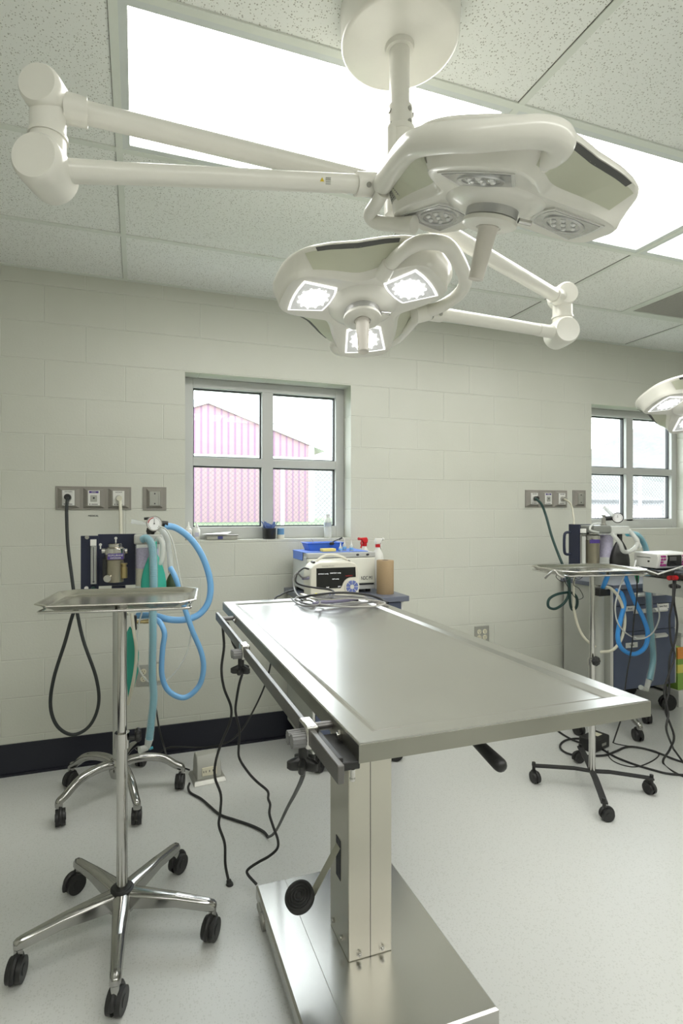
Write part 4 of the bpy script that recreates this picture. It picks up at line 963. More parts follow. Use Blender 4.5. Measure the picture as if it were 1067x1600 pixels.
# right machine
bc = (2.90, 2.69)
t = anaes('anaesthesia_machine', bc, 'anaesthesia machine with black bag behind the right instrument stand, below the right window', 2.6, None, None, [200, 266, 340, 50, 125], .31, 1.04)
YB2 = 2.60
obj('back_panel', pbox(891, 819, 934, 900, YB2-.04, YB2-.028), M_navy, t, bevel=.002)
a = on_wall(891, 819, YB2-.04); b = on_wall(891, 900, YB2-.04)
obj('side_flange', MB().box((a.x-.004, YB2-.114, b.z), (a.x+.006, YB2-.03, a.z)), M_navy, t, bevel=.002)
a0 = on_wall(889, 832, YB2-.10); b0 = on_wall(884, 866, YB2-.10)
obj('handle', MB().tube([(a0.x+.01, a0.y, a0.z), (a0.x-.02, a0.y, a0.z), (a0.x-.035, a0.y, a0.z-.02), (a0.x-.035, a0.y, b0.z+.02), (a0.x-.02, a0.y, b0.z), (a0.x+.01, a0.y, b0.z)], .008, seg=12, smooth=3), M_navy, t)
fm = obj('flow_tube', MB().cyl(on_wall(912, 838, 2.47), on_wall(912, 880, 2.47), .011, seg=18), M_clearthin, t)
obj('tube_label', pbox(909.5, 826, 916, 833, 2.46, 2.475), M_white, fm, bevel=.001)
obj('tube_block', pbox(907, 834, 918, 884, 2.484, 2.50), M_plate, fm, bevel=.002)
vc = on_wall(926, 860, 2.46); zt_, zb_ = on_wall(926, 832, 2.46).z, on_wall(926, 880, 2.46).z
vp = obj('vaporizer', MB().lathe([(.003, zb_), (.036, zb_), (.037, zb_+.01), (.037, zt_-.03), (.003, zt_-.03)], T((vc.x, vc.y, 0)), 40), M_bronze, t)
obj('vaporizer_cap', MB().lathe([(.003, zt_-.045), (.041, zt_-.045), (.042, zt_-.018), (.030, zt_-.010), (.030, zt_), (.003, zt_+.002)], T((vc.x, vc.y, 0)), 40), M_chrome, vp)
q = on_wall(930, 846, 2.415); obj('vaporizer_label', pbox(922, 843, 937, 849, 2.418, 2.422), M_purple, vp, smooth=False)
hd = obj('absorber_head', pbox(928, 821, 956, 834, 2.42, 2.56), mat('grey_head', (.20, .21, .19), .3), t, bevel=.012)
obj('head_side', pbox(956, 822, 984, 835, 2.42, 2.50), M_clearthin, hd, bevel=.006)
cc = on_wall(945, 850, 2.50); z1_, z0_ = on_wall(945, 834, 2.5).z, on_wall(945, 884, 2.5).z
obj('canister', MB().cyl((cc.x, cc.y, z0_), (cc.x, cc.y, z1_), .046, seg=36), M_clear, hd)
obj('canister_granules', MB().cyl((cc.x, cc.y, z0_+.055), (cc.x, cc.y, z1_-.008), .042, seg=36), M_granule, hd)
obj('relief_tube', MB().tube([on_wall(935, 832, 2.4), on_wall(922, 828, 2.4), on_wall(925, 820, 2.42), on_wall(938, 818, 2.45)], .006, seg=10), M_clearthin, hd)
p = on_wall(943, 822, 2.47); obj('relief_valve', MB().lathe([(.003, 0), (.018, 0), (.018, .012), (.012, .015), (.012, .05), (.006, .052), (.006, .058), (.013, .062), (.013, .067), (.003, .068)], T(p), 28), M_dull, t)
gx = on_wall(965, 809, 2.45)
gn = (gx-Vector((0, 0, EYE))).normalized(); gn = Vector((gn.x, gn.y, 0)).normalized(); gs = Vector((gn.y, -gn.x, 0)); gz = Vector((0, 0, 1))
gg = obj('pressure_gauge', MB().cyl(gx+gn*.035, gx, .026, .032, seg=32), M_black, t)
obj('gauge_block', MB().cyl(gx-gs*.075+gn*.03-gz*.006, gx+gn*.03, .014), M_black, gg)
obj('gauge_dial', MB().cyl(gx, gx-gn*.002, .027, seg=32), M_glass, gg)
mb = MB()
for q in range(14):
    an = math.radians(-40+260*q/13); d = gs*math.cos(an)+gz*math.sin(an); mb.cyl(gx-gn*.003+d*.019, gx-gn*.003+d*.024, .0008, seg=5)
mb.cyl(gx-gn*.003, gx-gn*.003+gz*.016, .0012, seg=5)
obj('gauge_marks', mb, M_ink, gg, smooth=False)
obj('relief_elbow', MB().cyl(on_wall(944, 793, 2.45), on_wall(957, 805, 2.45), .010, .012), M_clearthin, t)
bag('breathing_bag', M_black, on_wall(968, 838, 2.44), on_wall(968, 900, 2.44).z, .072, .04, t)
p = on_wall(968, 840, 2.44); obj('bag_neck', MB().cyl(p+Vector((0, 0, -.02)), p+Vector((0, 0, .025)), .014), M_black, t)
obj('breathing_hose', MB().tube([on_wall(956, 834, 2.38), on_wall(968, 848, 2.36), on_wall(975, 862, 2.36), on_wall(990, 858, 2.38), on_wall(996, 845, 2.42), on_wall(985, 832, 2.46)], .012, smooth=14, seg=12, corr=.06), M_clearthin, t)
obj('breathing_hose', MB().tube([on_wall(982, 828, 2.47), on_wall(992, 840, 2.42), on_wall(1000, 856, 2.40)], .013, smooth=16, seg=12, corr=.06), M_clearthin, t)
cx_pts = [on_wall(980, 834, 2.60), on_wall(995, 836, 2.60), on_wall(1005, 848, 2.62), on_wall(1011, 868, 2.62), on_wall(1012, 905, 2.60), on_wall(1014, 950, 2.58), on_wall(1018, 995, 2.56), on_wall(1020, 1030, 2.54), on_wall(1015, 1062, 2.52)]
h_ = obj('coaxial_hose', MB().tube(cx_pts, .0165, smooth=24, seg=14, corr=.05), M_teal, t)
obj('hose_sleeve', MB().tube(cx_pts, .0215, smooth=8, seg=16), M_clear, h_)
obj('hose_connector', MB().cyl(on_wall(1014, 1062, 2.52), on_wall(1010, 1076, 2.52), .018, .014).cyl(on_wall(1011, 1078, 2.52), on_wall(1001, 1074, 2.50), .012, .015), M_clearthin, h_)
obj('blue_hose', MB().tube([on_wall(974, 893, 2.5), on_wall(980, 910, 2.5), on_wall(991, 938, 2.5), on_wall(1005, 966, 2.5), on_wall(1012, 990, 2.5), on_wall(1007, 1012, 2.5), on_wall(990, 1022, 2.5), on_wall(972, 1014, 2.5), on_wall(965, 996, 2.5), on_wall(969, 970, 2.5), on_wall(975, 945, 2.5), on_wall(971, 928, 2.52), on_wall(962, 922, 2.56)], .0135, seg=16), M_bluehose2, t)
obj('blue_hose', MB().tube([on_wall(952, 893, 2.52), on_wall(946, 908, 2.54), on_wall(942, 918, 2.58)], .014, seg=16), M_bluehose2, t)
obj('sample_line', MB().tube([on_wall(976, 897, 2.48), on_wall(966, 925, 2.48), on_wall(961, 950, 2.48), on_wall(966, 975, 2.48), on_wall(982, 992, 2.48), on_wall(1002, 998, 2.48), on_wall(1020, 988, 2.48), on_wall(1030, 965, 2.48), on_wall(1027, 943, 2.5)], .0045, seg=8), M_clearthin, t)
obj('suction_hose', MB().tube([on_wall(940, 915, 2.58), on_wall(955, 920, 2.53), on_wall(968, 936, 2.50), on_wall(976, 965, 2.5), on_wall(972, 995, 2.5), on_wall(958, 1015, 2.52), on_wall(938, 1019, 2.58)], .009, seg=12), M_whitehose, t)
obj('suction_hose', MB().tube([on_wall(896, 950, 2.66), on_wall(903, 978, 2.64), on_wall(914, 998, 2.62), on_wall(930, 1010, 2.62)], .008, seg=12), M_whitehose, t)
obj('pole_block', pbox(937, 920, 954, 932, 2.56, 2.64), M_black, t, bevel=.004)
obj('green_funnel', MB().cyl(on_wall(994, 890, 2.50), on_wall(996, 911, 2.50), .018, .006), mat('green_funnel_plastic', (.02, .30, .12), .4), t)
tag(obj('oxygen_hose', MB().tube([(on_wall(832, 779).x, WY-.03, on_wall(832, 779).z), on_wall(838, 780, 3.02), on_wall(846, 788, 3.0), on_wall(853, 806, 2.98), on_wall(862, 838, 2.9), on_wall(873, 868, 2.8), on_wall(884, 896, 2.75), on_wall(889, 922, 2.74), on_wall(883, 940, 2.74), on_wall(868, 951, 2.74), on_wall(857, 948, 2.74), on_wall(858, 936, 2.74), on_wall(872, 928, 2.74), on_wall(892, 926, 2.74), on_wall(901, 934, 2.74), on_wall(901, 947, 2.74), on_wall(895, 953, 2.74), on_wall(891, 944, 2.73), on_wall(890, 920, 2.72), on_wall(890, 898, 2.7), on_wall(900, 885, 2.66)], .0085, seg=14), M_dkhose), 'dark green hose from the right gas panel, looped below the right tray', 'hose')
tag(obj('suction_hose', MB().tube([(on_wall(876, 780).x, WY-.03, on_wall(876, 780).z), on_wall(884, 781, 3.03), on_wall(892, 788, 3.02), on_wall(896, 806, 2.99), on_wall(897, 830, 2.95), on_wall(900, 860, 2.85), on_wall(897, 900, 2.75), on_wall(896, 950, 2.7)], .0065, seg=12), M_whitehose), 'thin cream hose plugged into the right gas panel, arching to the right', 'hose')
for u, v, lab, m_ in ((832, 779, 'round black plug in the left socket of the right gas panel', M_black), (876, 780, 'round metal plug in the right socket of the right gas panel', M_dull)):
    q = on_wall(u, v); tag(obj('hose_plug', MB().cyl((q.x, WY-.026, q.z), (q.x, WY-.05, q.z), .016), m_), lab, 'hose plug')
#--PART5--
# ============================================================ rolling carts
def cart(x0, x1, y0, top, zb_, label, drawers, rc=.045):
    y1 = WY-.03
    t = thing('rolling_cart', ((x0+x1)/2, (y0+y1)/2, 0), label, 'cart', 'rolling carts')
    obj('side_panel', MB().box((x0, y0+.02, zb_), (x0+.018, y1, top-.03)), M_lgrey, t, bevel=.002)
    obj('side_panel', MB().box((x1-.018, y0+.02, zb_), (x1, y1, top-.03)), M_lgrey, t, bevel=.002)
    for ea, eb in ((x0-.001, x0+.012), (x1-.012, x1+.001)): obj('corner_edge', MB().box((ea, y0+.006, zb_), (eb, y0+.02, top-.03)), M_white, t, bevel=.002)
    obj('carcass', MB().box((x0+.018, y0+.02, zb_), (x1-.018, y1, top-.032)), M_bluegrey, t)
    obj('worktop', MB().box((x0-.02, y0-.02, top-.03), (x1+.025, y1+.01, top)), M_bluetop, t, bevel=.003)
    zs = [zb_]+drawers+[top-.034]
    for a, b in zip(zs, zs[1:]):
        d = obj('drawer', MB().box((x0+.014, y0, a+.002), (x1-.014, y0+.02, b-.002)), M_bluegrey, t, bevel=.0015)
        for cx in (x0+(x1-x0)*.40, x0+(x1-x0)*.70) if b-a > .1 else ():
            mb = MB(); hz = b-.045
            prof = [(0, .018), (.012, .020), (.030, .010), (.032, .004), (.026, -.006), (0, -.012)]
            mb.loft([[(cx-.055+i*(.11), y0-p, hz+q) for p, q in prof] for i in (0, 1)])
            obj('handle', mb, M_white, d, bevel=.004)
    for x in (x0+.04, x1-.04):
        for y in (y0+.05, y1-.06): caster((x, y), zb_, .8 if x < (x0+x1)/2 else -.4, t, r=rc, w=.045)
    return t
c1 = cart(.875, 1.400, 2.585, .925, .12, 'blue grey rolling cart carrying the white warming cabinet at the head of the table', [.36, .60, .76])
c2 = cart(2.985, 3.56, 2.66, .905, .20, 'blue grey rolling cart with white drawer handles under the right window', [.585, .76], rc=.05)
for u, v, s_ in ((984, 951, 'Blood'), (1036, 947, 'Spare Parts'), (987, 1008, 'Tubes')):
    a = on_wall(u, v, 2.658); lb_ = obj('drawer_label', MB().box((a.x-.052, 2.6575, a.z-.017), (a.x+.052, 2.6605, a.z+.017)), M_white, c2, smooth=False)
    text('lettering', s_, .016, T((a.x, 2.6572, a.z)) @ FACE, M_ink, lb_)

# white cabinet
top1 = .925
t = thing('warming_cabinet', (1.10, 2.90, top1), 'white box shaped warming cabinet with grey top band standing on the left cart', 'cabinet')
x0, x1, y0, y1, z0, z1 = .897, 1.309, 2.75, 3.04, .945, 1.155
obj('body', MB().box((x0, y0+.025, z0), (x1, y1, z1-.02)), M_lgrey if False else mat('cabinet_side', (.60, .62, .60), .4), t, bevel=.004)
d_ = obj('door', MB().box((x0+.002, y0, z0+.032), (x1-.002, y0+.025, z1-.030)), M_cream if False else mat('cabinet_door', (.72, .72, .64), .35), t, bevel=.006)
b_ = obj('control_band', MB().box((x0, y0+.002, z1-.027), (x1, y0+.027, z1)), mat('cabinet_band', (.45, .46, .45), .4), t, bevel=.003)
obj('top_panel', MB().box((x0, y0+.027, z1-.02), (x1, y1, z1)), mat('cabinet_band', (.45, .46, .45), .4), t, bevel=.003)
obj('toe_band', MB().box((x0+.002, y0+.004, z0), (x1-.002, y0+.024, z0+.022)), mat('cabinet_band', (.45, .46, .45), .4), t)
obj('door_gap', MB().box((x0+.006, y0+.012, z0+.022), (x1-.006, y0+.024, z0+.032)), M_ink, t, smooth=False)
for fx in (.73, .88):
    k = obj('switch', MB().ball((x0+.412*fx, y0+.001, z1-.013), .006, (1.6, .6, 1)), M_ink, b_)
text('lettering', 'NDC M1', .026, T((x1-.055, y0-.0006, z0+.062)) @ FACE @ Matrix.Diagonal((.75, 1.15, 1, 1)), M_ink, d_)
for x in (x0+.03, x1-.03):
    for y in (y0+.04, y1-.04): obj('foot', MB().cyl((x, y, top1), (x, y, z0), .015), M_black, t)
pad = tag(obj('absorbent_pad', MB().loft([[(x0-.004, y0+.035, z1+.001), (x1-.03, y0+.035, z1+.001), (x1-.02, y1-.02, z1+.001), (x0-.004, y1-.01, z1+.001)], [(x0-.004, y0+.035, z1+.004), (x1-.03, y0+.035, z1+.004), (x1-.02, y1-.02, z1+.004), (x0-.004, y1-.01, z1+.004)]]).box((x0-.006, y0+.08, z1-.045), (x0-.003, y1-.03, z1+.003)), M_bluepad), 'blue pad lying on top of the white warming cabinet and hanging over its left side', 'pad')
zt = z1+.004
# blue tray with instruments
t = thing('instrument_tray', (1.0, 2.95, zt), 'open blue plastic tray holding instruments on top of the white cabinet', 'tray')
cx, cy = 1.055, 2.945
def rr(a, b, z): return [(cx-a, cy-b, z), (cx+a, cy-b, z), (cx+a, cy+b, z), (cx-a, cy+b, z)]
obj('tray_body', MB().loft([rr(.096, .05, zt), rr(.112, .062, zt+.042), rr(.118, .067, zt+.044), rr(.118, .067, zt+.047), rr(.110, .060, zt+.047), rr(.094, .048, zt+.004)]), M_blue, t, bevel=.004)
obj('instrument', MB().tube([(cx+.02, cy, zt+.02), (cx+.07, cy+.0, zt+.05), (cx+.115, cy, zt+.066)], .003, seg=8).cyl((cx+.105, cy, zt+.062), (cx+.125, cy, zt+.071), .005), M_black, t)
obj('instrument', MB().tube([(cx-.08, cy+.02, zt+.01), (cx-.06, cy, zt+.05), (cx-.075, cy, zt+.068)], .0015, seg=8), M_dull, t)
obj('instrument_clip', MB().box((cx+.02, cy-.075, zt+.034), (cx+.045, cy-.062, zt+.05)), M_black, t, bevel=.003)
tag(obj('sponge', MB().box((1.003, 2.80, zt), (1.085, 2.85, zt+.017)), M_yellow, bevel=.003), 'small yellow sponge in front of the blue tray', 'sponge')
for i, (u, lab) in enumerate(((532, 'leftmost of the three small clear dropper bottles beside the blue tray'), (538, 'middle of the three small clear dropper bottles beside the blue tray'), (549, 'rightmost of the three small clear dropper bottles beside the blue tray'))):
    yy = (2.82, 2.86, 2.83)[i]; p = on_wall(u, 850, yy); hh = (.050, .075, .062)[i]
    t = thing('dropper_bottle', (p.x, yy, zt), lab, 'bottle', 'dropper bottles on the cabinet')
    obj('body', MB().lathe([(.003, 0), (.011, 0), (.012, .003), (.011, hh*.42), (.006, hh*.55), (.004, hh*.6)], T((p.x, yy, zt)), 20), M_clearthin, t)
    obj('nozzle', MB().lathe([(.006, hh*.52), (.004, hh*.62), (.0018, hh)], T((p.x, yy, zt)), 14), M_white, t)
    obj('label_band', MB().lathe([(.0115, hh*.08), (.0123, hh*.1), (.0118, hh*.3), (.0112, hh*.32)], T((p.x, yy, zt)), 20), M_bluehose, t)
# spray bottles and paper roll on the left cart
def spray(p, label, trig, band, face):
    t = thing('spray_bottle', (p[0], p[1], top1), label, 'spray bottle')
    obj('body', MB().lathe([(.003, 0), (.032, 0), (.035, .006), (.035, .18), (.030, .21), (.014, .238), (.012, .25)], T((p[0], p[1], top1)), 32), M_white, t)
    obj('collar', MB().cyl((p[0], p[1], top1+.248), (p[0], p[1], top1+.266), .015), band, t)
    M = T((p[0], p[1], top1+.06)) @ rotz(face)
    mb = MB().loft([[(x, y, z) for x, y, z in r] for r in (
        [(-.02, -.008, .206), (.012, -.008, .206), (.012, .008, .206), (-.02, .008, .206)],
        [(-.024, -.010, .225), (.03, -.010, .228), (.03, .010, .228), (-.024, .010, .225)],
        [(-.018, -.007, .243), (.042, -.007, .240), (.042, .007, .240), (-.018, .007, .243)])], M)
    h = obj('sprayer_head', mb, trig, t, bevel=.004)
    obj('trigger', MB().tube([M @ Vector(q) for q in ((.022, 0, .226), (.03, 0, .208), (.026, 0, .192), (.032, 0, .178))], .005, seg=10), trig, h)
    obj('nozzle', MB().cyl(M @ Vector((.04, 0, .234)), M @ Vector((.052, 0, .235)), .009), trig, h)
spray((1.352, 3.0), 'white spray bottle with red trigger head behind the white cabinet', M_red, M_red, 3.5)
spray((1.385, 2.88), 'white spray bottle with white head and red collar behind the paper roll', M_white, M_red, .4)
t = thing('paper_roll', (1.335, 2.68, top1), 'brown paper towel roll standing on the cart beside the white cabinet', 'paper roll')
obj('roll', MB().lathe([(.018, 0), (.047, 0), (.048, .002), (.048, .186), (.047, .188), (.018, .188)], T((1.335, 2.68, top1)), 48), M_kraft, t)
obj('core_hole', MB().cyl((1.335, 2.68, top1+.1885), (1.335, 2.68, top1+.189), .018), mat('core_dark', (.12, .08, .05), .9), t)

# vital signs monitor
t = thing('vital_signs_monitor', (.985, 2.50, top1), 'cream blood pressure monitor with carry handle and dark screen in front of the white cabinet', 'monitor')
mx0, mx1, mz0, mz1, my = .855, 1.128, top1+.004, top1+.198, 2.572
mb = MB()
prof = [(mx0, mz0), (mx1, mz0), (mx1+.004, mz0+.10), (mx1-.004, mz1-.035), (mx1-.02, mz1-.012), (mx1-.05, mz1), (mx0+.05, mz1), (mx0+.02, mz1-.012), (mx0, mz1-.035), (mx0-.004, mz0+.10)]
mb.loft([[(x, my+.11, z) for x, z in prof], [(x, my+.01, z) for x, z in prof], [(mx0+(x-mx0)*.975+.003, my, mz0+(z-mz0)*.975+.002) for x, z in prof]])
bd = obj('housing', mb, M_cream, t, bevel=.004)
hc = (mx0+mx1)/2
obj('carry_handle', MB().tube([(mx0+.035, my+.05, mz1-.02), (mx0+.055, my+.05, mz1+.006), (hc-.04, my+.05, mz1+.030), (hc+.02, my+.05, mz1+.032), (mx1-.06, my+.05, mz1+.012), (mx1-.04, my+.05, mz1-.012)], .007, seg=12), M_cream, t)
obj('handle_pin', MB().cyl((mx1-.044, my+.03, mz1-.004), (mx1-.044, my+.07, mz1-.004), .007).cyl((mx0+.03, my+.03, mz1-.002), (mx0+.03, my+.07, mz1-.002), .006), M_black, t)
sx0, sx1, sz0, sz1 = mx0+.032, mx1-.022, mz0+.056, mz1-.030
pts = [(sx0, sz0+.002), (sx1-.085, sz0)]
kc = (sx1-.020, sz0+.004)
for i in range(7):
    an = math.radians(168-13*i*.86); pts.append((kc[0]+.056*math.cos(an), kc[1]+.052*math.sin(an)))
pts += [(sx1+.002, sz0+.055), (sx1, sz1), (sx0, sz1)]
sc = obj('screen', MB().loft([[(x, my-.0015, z) for x, z in pts], [(x, my+.004, z) for x, z in pts]]), M_screen, t, smooth=False)
for s_, fx, fz, m_, sz in (('SYSTOLIC mmHg', .17, .72, M_textw, .0075), ('DIASTOLIC mmHg', .48, .74, M_textw, .0075), ('MAP mmHg', .48, .45, M_textw, .0075), ('PULSE RATE', .83, .58, M_textr, .0075), ('TEMP', .28, .06, M_textw, .007), ('SpO2', .58, .08, M_textw, .007)):
    text('screen_text', s_, sz, T((sx0+(sx1-sx0)*fx, my-.0022, sz0+(sz1-sz0)*fz)) @ FACE, m_, sc, .0002)
obj('keypad', MB().cyl((kc[0], my-.004, kc[1]), (kc[0], my+.003, kc[1]), .042, seg=40), M_cream, t)
for q in range(8):
    a0 = math.radians(q*45+4); a1 = math.radians(q*45+41); P_ = []
    for i in range(5): P_.append((.034*math.cos(a0+(a1-a0)*i/4), .034*math.sin(a0+(a1-a0)*i/4)))
    for i in range(5): P_.append((.012*math.cos(a1+(a0-a1)*i/4), .012*math.sin(a1+(a0-a1)*i/4)))
    obj('key', MB().loft([[(kc[0]+x, my-.0055, kc[1]+z) for x, z in P_], [(kc[0]+x, my-.003, kc[1]+z) for x, z in P_]]), mat('key_blue', (.13, .17, .42), .5), t, smooth=False)
for dx in (-.010, .010):
    obj('key', MB().cyl((hc-.02+dx, my-.002, mz0+.03), (hc-.02+dx, my+.002, mz0+.03), .008), mat('key_blue', (.13, .17, .42), .5), t)
text('lettering', 'Veterinary Monitor', .009, T((hc-.04, my-.001, mz1-.020)) @ FACE, mat('grey_ink', (.3, .3, .28), .6), t, .0002)
M_cable = mat('grey_cable', (.16, .16, .155), .45); M_conn = mat('purple_grey_connector', (.20, .19, .28), .5)
Yc = 2.52
tag(obj('monitor_cable', MB().tube([on_wall(482, 889, 2.60), on_wall(474, 888, 2.54), on_wall(465, 896, 2.5), on_wall(462, 908, 2.48), on_wall(470, 914, 2.45), on_wall(490, 918, 2.42), on_wall(520, 923, 2.38), on_level(520, 935, 1.008) , on_level(560, 938, 1.006)], .0045, seg=10), M_cord), 'black cable looping from the left side of the monitor onto the table', 'cable')
tag(obj('monitor_cable', MB().tube([on_wall(482, 901, 2.59), on_wall(472, 902, 2.52), on_wall(464, 895, 2.50), on_wall(458, 905, 2.48), on_wall(460, 920, 2.42), on_level(466, 931, 1.006), on_level(480, 937, 1.006), on_level(505, 942, 1.006)], .0045, seg=10), M_cable), 'grey cable with purple connector leaving the left side of the monitor', 'cable')
tag(obj('sensor_plug', MB().cyl(on_wall(481, 903, 2.585), on_wall(473, 904, 2.55), .010, .007), M_conn), 'purple plug in the left side of the monitor', 'plug')
tag(obj('electric_cable', MB().tube([on_wall(462, 922, 2.60), on_wall(448, 925, 2.57), on_wall(438, 930, 2.50), on_wall(428, 940, 2.44), on_wall(424, 990, 2.44), on_wall(424, 1030, 2.46), on_wall(414, 1070, 2.5), on_wall(396, 1110, 2.6), on_wall(378, 1140, 2.70), on_wall(355, 1160, 2.8), on_wall(320, 1168, 2.9), on_wall(265, 1168, 2.96), on_level(236, 1186, .006)], .0045, seg=10), M_cord), 'black cord dropping behind the table to the floor by the baseboard', 'cord')
Zt = 1.0008
loops = [
 ([(462, 934), (480, 941), (520, 943), (560, 939), (590, 937), (575, 932), (530, 931), (490, 931), (466, 930), (460, 935)], .004, M_cable, 'grey sensor cable in the wide outer loop of the heap on the table'),
 ([(470, 938), (500, 944), (545, 942), (580, 936), (560, 930), (515, 928), (478, 930)], .0035, M_cable, 'thin grey sensor cable inside the heap on the table'),
 ([(455, 932), (468, 942), (490, 944), (500, 938), (486, 930), (465, 929)], .0038, M_cable, 'grey sensor cable coiled small at the left of the heap on the table'),
 ([(476, 930), (510, 934), (550, 932), (600, 938), (585, 944), (540, 945), (500, 941)], .003, mat('pale_cable', (.42, .41, .38), .5), 'pale sensor cable trailing to the right on the table')]
for i, (pts, r, m_, lab) in enumerate(loops):
    P_ = []
    for k, (u, v) in enumerate(pts):
        p = on_level(u, v+3, Zt+r+i*.007+.003*(k % 3)); P_.append(p)
    tag(obj('sensor_cable', MB().tube(P_, r, seg=8), m_), lab, 'cable')
a = on_level(505, 941, Zt+.012); b = on_level(545, 937, Zt+.012)
t = thing('cable_connector', tuple(a), 'purple grey cable connector lying in the cable heap on the table', 'connector')
d = (b-a).normalized()
obj('barrel', MB().cyl(a, b, .0095, seg=16), M_conn, t)
obj('strain_relief', MB().cyl(a, a-d*.05, .009, .004).cyl(b, b+d*.04, .008, .004), M_conn, t)
a = on_level(472, 931, Zt+.02); b = on_level(488, 938, Zt+.012); d = (b-a).normalized(); s = d.cross(Vector((0, 0, 1))).normalized()
t = thing('sensor_clip', tuple(a), 'ivory sensor clip with metal jaws lying in the cable heap on the table', 'clip')
for k, m_ in ((1, M_recep), (-1, M_chrome)):
    o_ = Vector((0, 0, .006*k)); obj('jaw', MB().loft([[q-s*.009+o_, q+s*.009+o_, q+s*.009+o_+Vector((0, 0, .004)), q-s*.009+o_+Vector((0, 0, .004))] for q in (a-d*.005, b+d*.015)]), m_, t, bevel=.001)
obj('hinge', MB().cyl(a+d*.02-s*.01, a+d*.02+s*.01, .006), M_chrome, t)
t = thing('sensor_cable', tuple(on_level(540, 935, Zt)), 'thick black cable arching across the front of the monitor over the heap', 'cable')
obj('cable', MB().tube([on_level(468, 934, Zt+.03), on_level(490, 930, Zt+.05), on_level(530, 926, Zt+.055), on_level(565, 928, Zt+.045), on_level(590, 934, Zt+.02), on_level(606, 942, Zt+.008)], .0048, seg=10), M_cord, t)
obj('yellow_mark', MB().ball(on_level(494, 929, Zt+.05), .006, (1.4, 1, 1)), mat('yellow_tape', (.8, .75, .02), .5), t)

# ============================================================ window sill objects
SZ = OPEN[0][2]
def sill(u, v, Y=WY+.06): p = on_wall(u, v, Y); return p
for u, lab in ((294, 'white squeeze bottle with cone tip at the far left of the window sill'), (307, 'second white squeeze bottle with cone tip on the window sill, in front of the glass')):
    p = sill(u, 840, WY+(.055 if u < 300 else .07)); x, y = max(p.x, .292), p.y
    t = thing('squeeze_bottle', (x, y, SZ), lab, 'bottle', 'squeeze bottles on the sill')
    obj('body', MB().lathe([(.003, 0), (.019, 0), (.021, .004), (.021, .058), (.016, .068), (.010, .072)], T((x, y, SZ)), 28), M_white, t)
    obj('tip', MB().lathe([(.012, .070), (.012, .078), (.006, .086), (.003, .108)], T((x, y, SZ)), 20), M_white, t)
    obj('label_print', MB().box((x-.012, y-.0222, SZ+.02), (x+.012, y-.0205, SZ+.045)), mat('pale_print', (.45, .45, .55), .6), t, smooth=False)
a = sill(322, 840, WY+.05); b = sill(370, 840, WY+.05)
t = thing('instrument_box', ((a.x+b.x)/2, a.y, SZ), 'flat steel instrument box with papers on the lid at the left of the sill', 'box')
obj('box_body', MB().box((a.x, WY+.022, SZ+.001), (b.x, WY+.105, SZ+.024)), M_plate, t, bevel=.004)
obj('box_lid', MB().box((a.x-.004, WY+.018, SZ+.024), (b.x+.004, WY+.109, SZ+.031)), M_alum, t, bevel=.002)
obj('label_sticker', MB().box((a.x+.065, WY+.0195, SZ+.005), (a.x+.095, WY+.022, SZ+.022)), mat('navy_sticker', (.05, .06, .2), .5), t, smooth=False)
tag(obj('paper_sheet', MB().loft([[(a.x-.03, WY+.005, SZ+.0355), (a.x+.12, WY+.012, SZ+.034), (b.x-.03, WY+.07, SZ+.046), (a.x, WY+.1, SZ+.034)], [(a.x-.03, WY+.005, SZ+.0365), (a.x+.12, WY+.012, SZ+.035), (b.x-.03, WY+.07, SZ+.047), (a.x, WY+.1, SZ+.035)]]), M_white, smooth=False), 'loose white paper lying on the steel box on the sill', 'paper')
p = sill(420.5, 840, WY+.045)
t = thing('black_cup', (p.x, p.y, SZ), 'round black cup on the sill at the middle of the left window', 'cup')
obj('cup', MB().lathe([(.003, 0), (.036, 0), (.039, .004), (.042, .060), (.044, .062), (.044, .067), (.039, .067), (.037, .01)], T((p.x, p.y, SZ)), 36), M_black, t)
rnd = random.Random(4); mb = MB()
for k in range(12):
    an = rnd.uniform(0, 6.28); q = Vector((p.x+.02*math.cos(an), p.y+.02*math.sin(an), SZ+.055)); tip = q+Vector((.035*math.cos(an)*rnd.uniform(.3, 1.1), .02*math.sin(an), rnd.uniform(.03, .06)))
    s = Vector((math.cos(an+1.5), math.sin(an+1.5), .2))*.014
    m0 = (q+tip)/2+Vector((rnd.uniform(-.008, .008), rnd.uniform(-.008, .008), .004))
    mb.loft([[q-s, q+s, q+s*.9+Vector((.002, .003, 0)), q-s*.9+Vector((.002, .003, 0))], [m0-s*1.2, m0+s*1.1, m0+s+Vector((.002, .003, .002)), m0-s+Vector((.002, .003, .002))], [tip-s*.5, tip+s*.6, tip+s*.5+Vector((.002, .002, 0)), tip-s*.4+Vector((.002, .002, 0))]])
tag(obj('crumpled_cloth', mb, mat('blue_crumple', (.05, .09, .25), .7)), 'crumpled dark blue material sticking out of the black cup on the sill', 'cloth')
p = sill(438.5, 840, WY+.05)
t = thing('small_jar', (p.x, p.y, SZ), 'small white jar with light blue lid right of the black cup', 'jar')
obj('jar_body', MB().cyl((p.x, p.y, SZ), (p.x, p.y, SZ+.026), .023, seg=32), M_cream, t)
obj('jar_lid', MB().cyl((p.x, p.y, SZ+.026), (p.x, p.y, SZ+.066), .0215, seg=32), mat('pale_blue_lid', (.12, .27, .46), .4), t)
p = sill(512, 835, WY+.06)
t = thing('clear_bottle', (p.x, p.y, SZ), 'tall clear plastic bottle at the right end of the left window sill', 'bottle')
obj('body', MB().lathe([(.003, 0), (.024, 0), (.025, .004), (.025, .088), (.022, .10), (.021, .118), (.012, .128), (.011, .135)], T((p.x, p.y, SZ)), 32), M_clearthin, t)
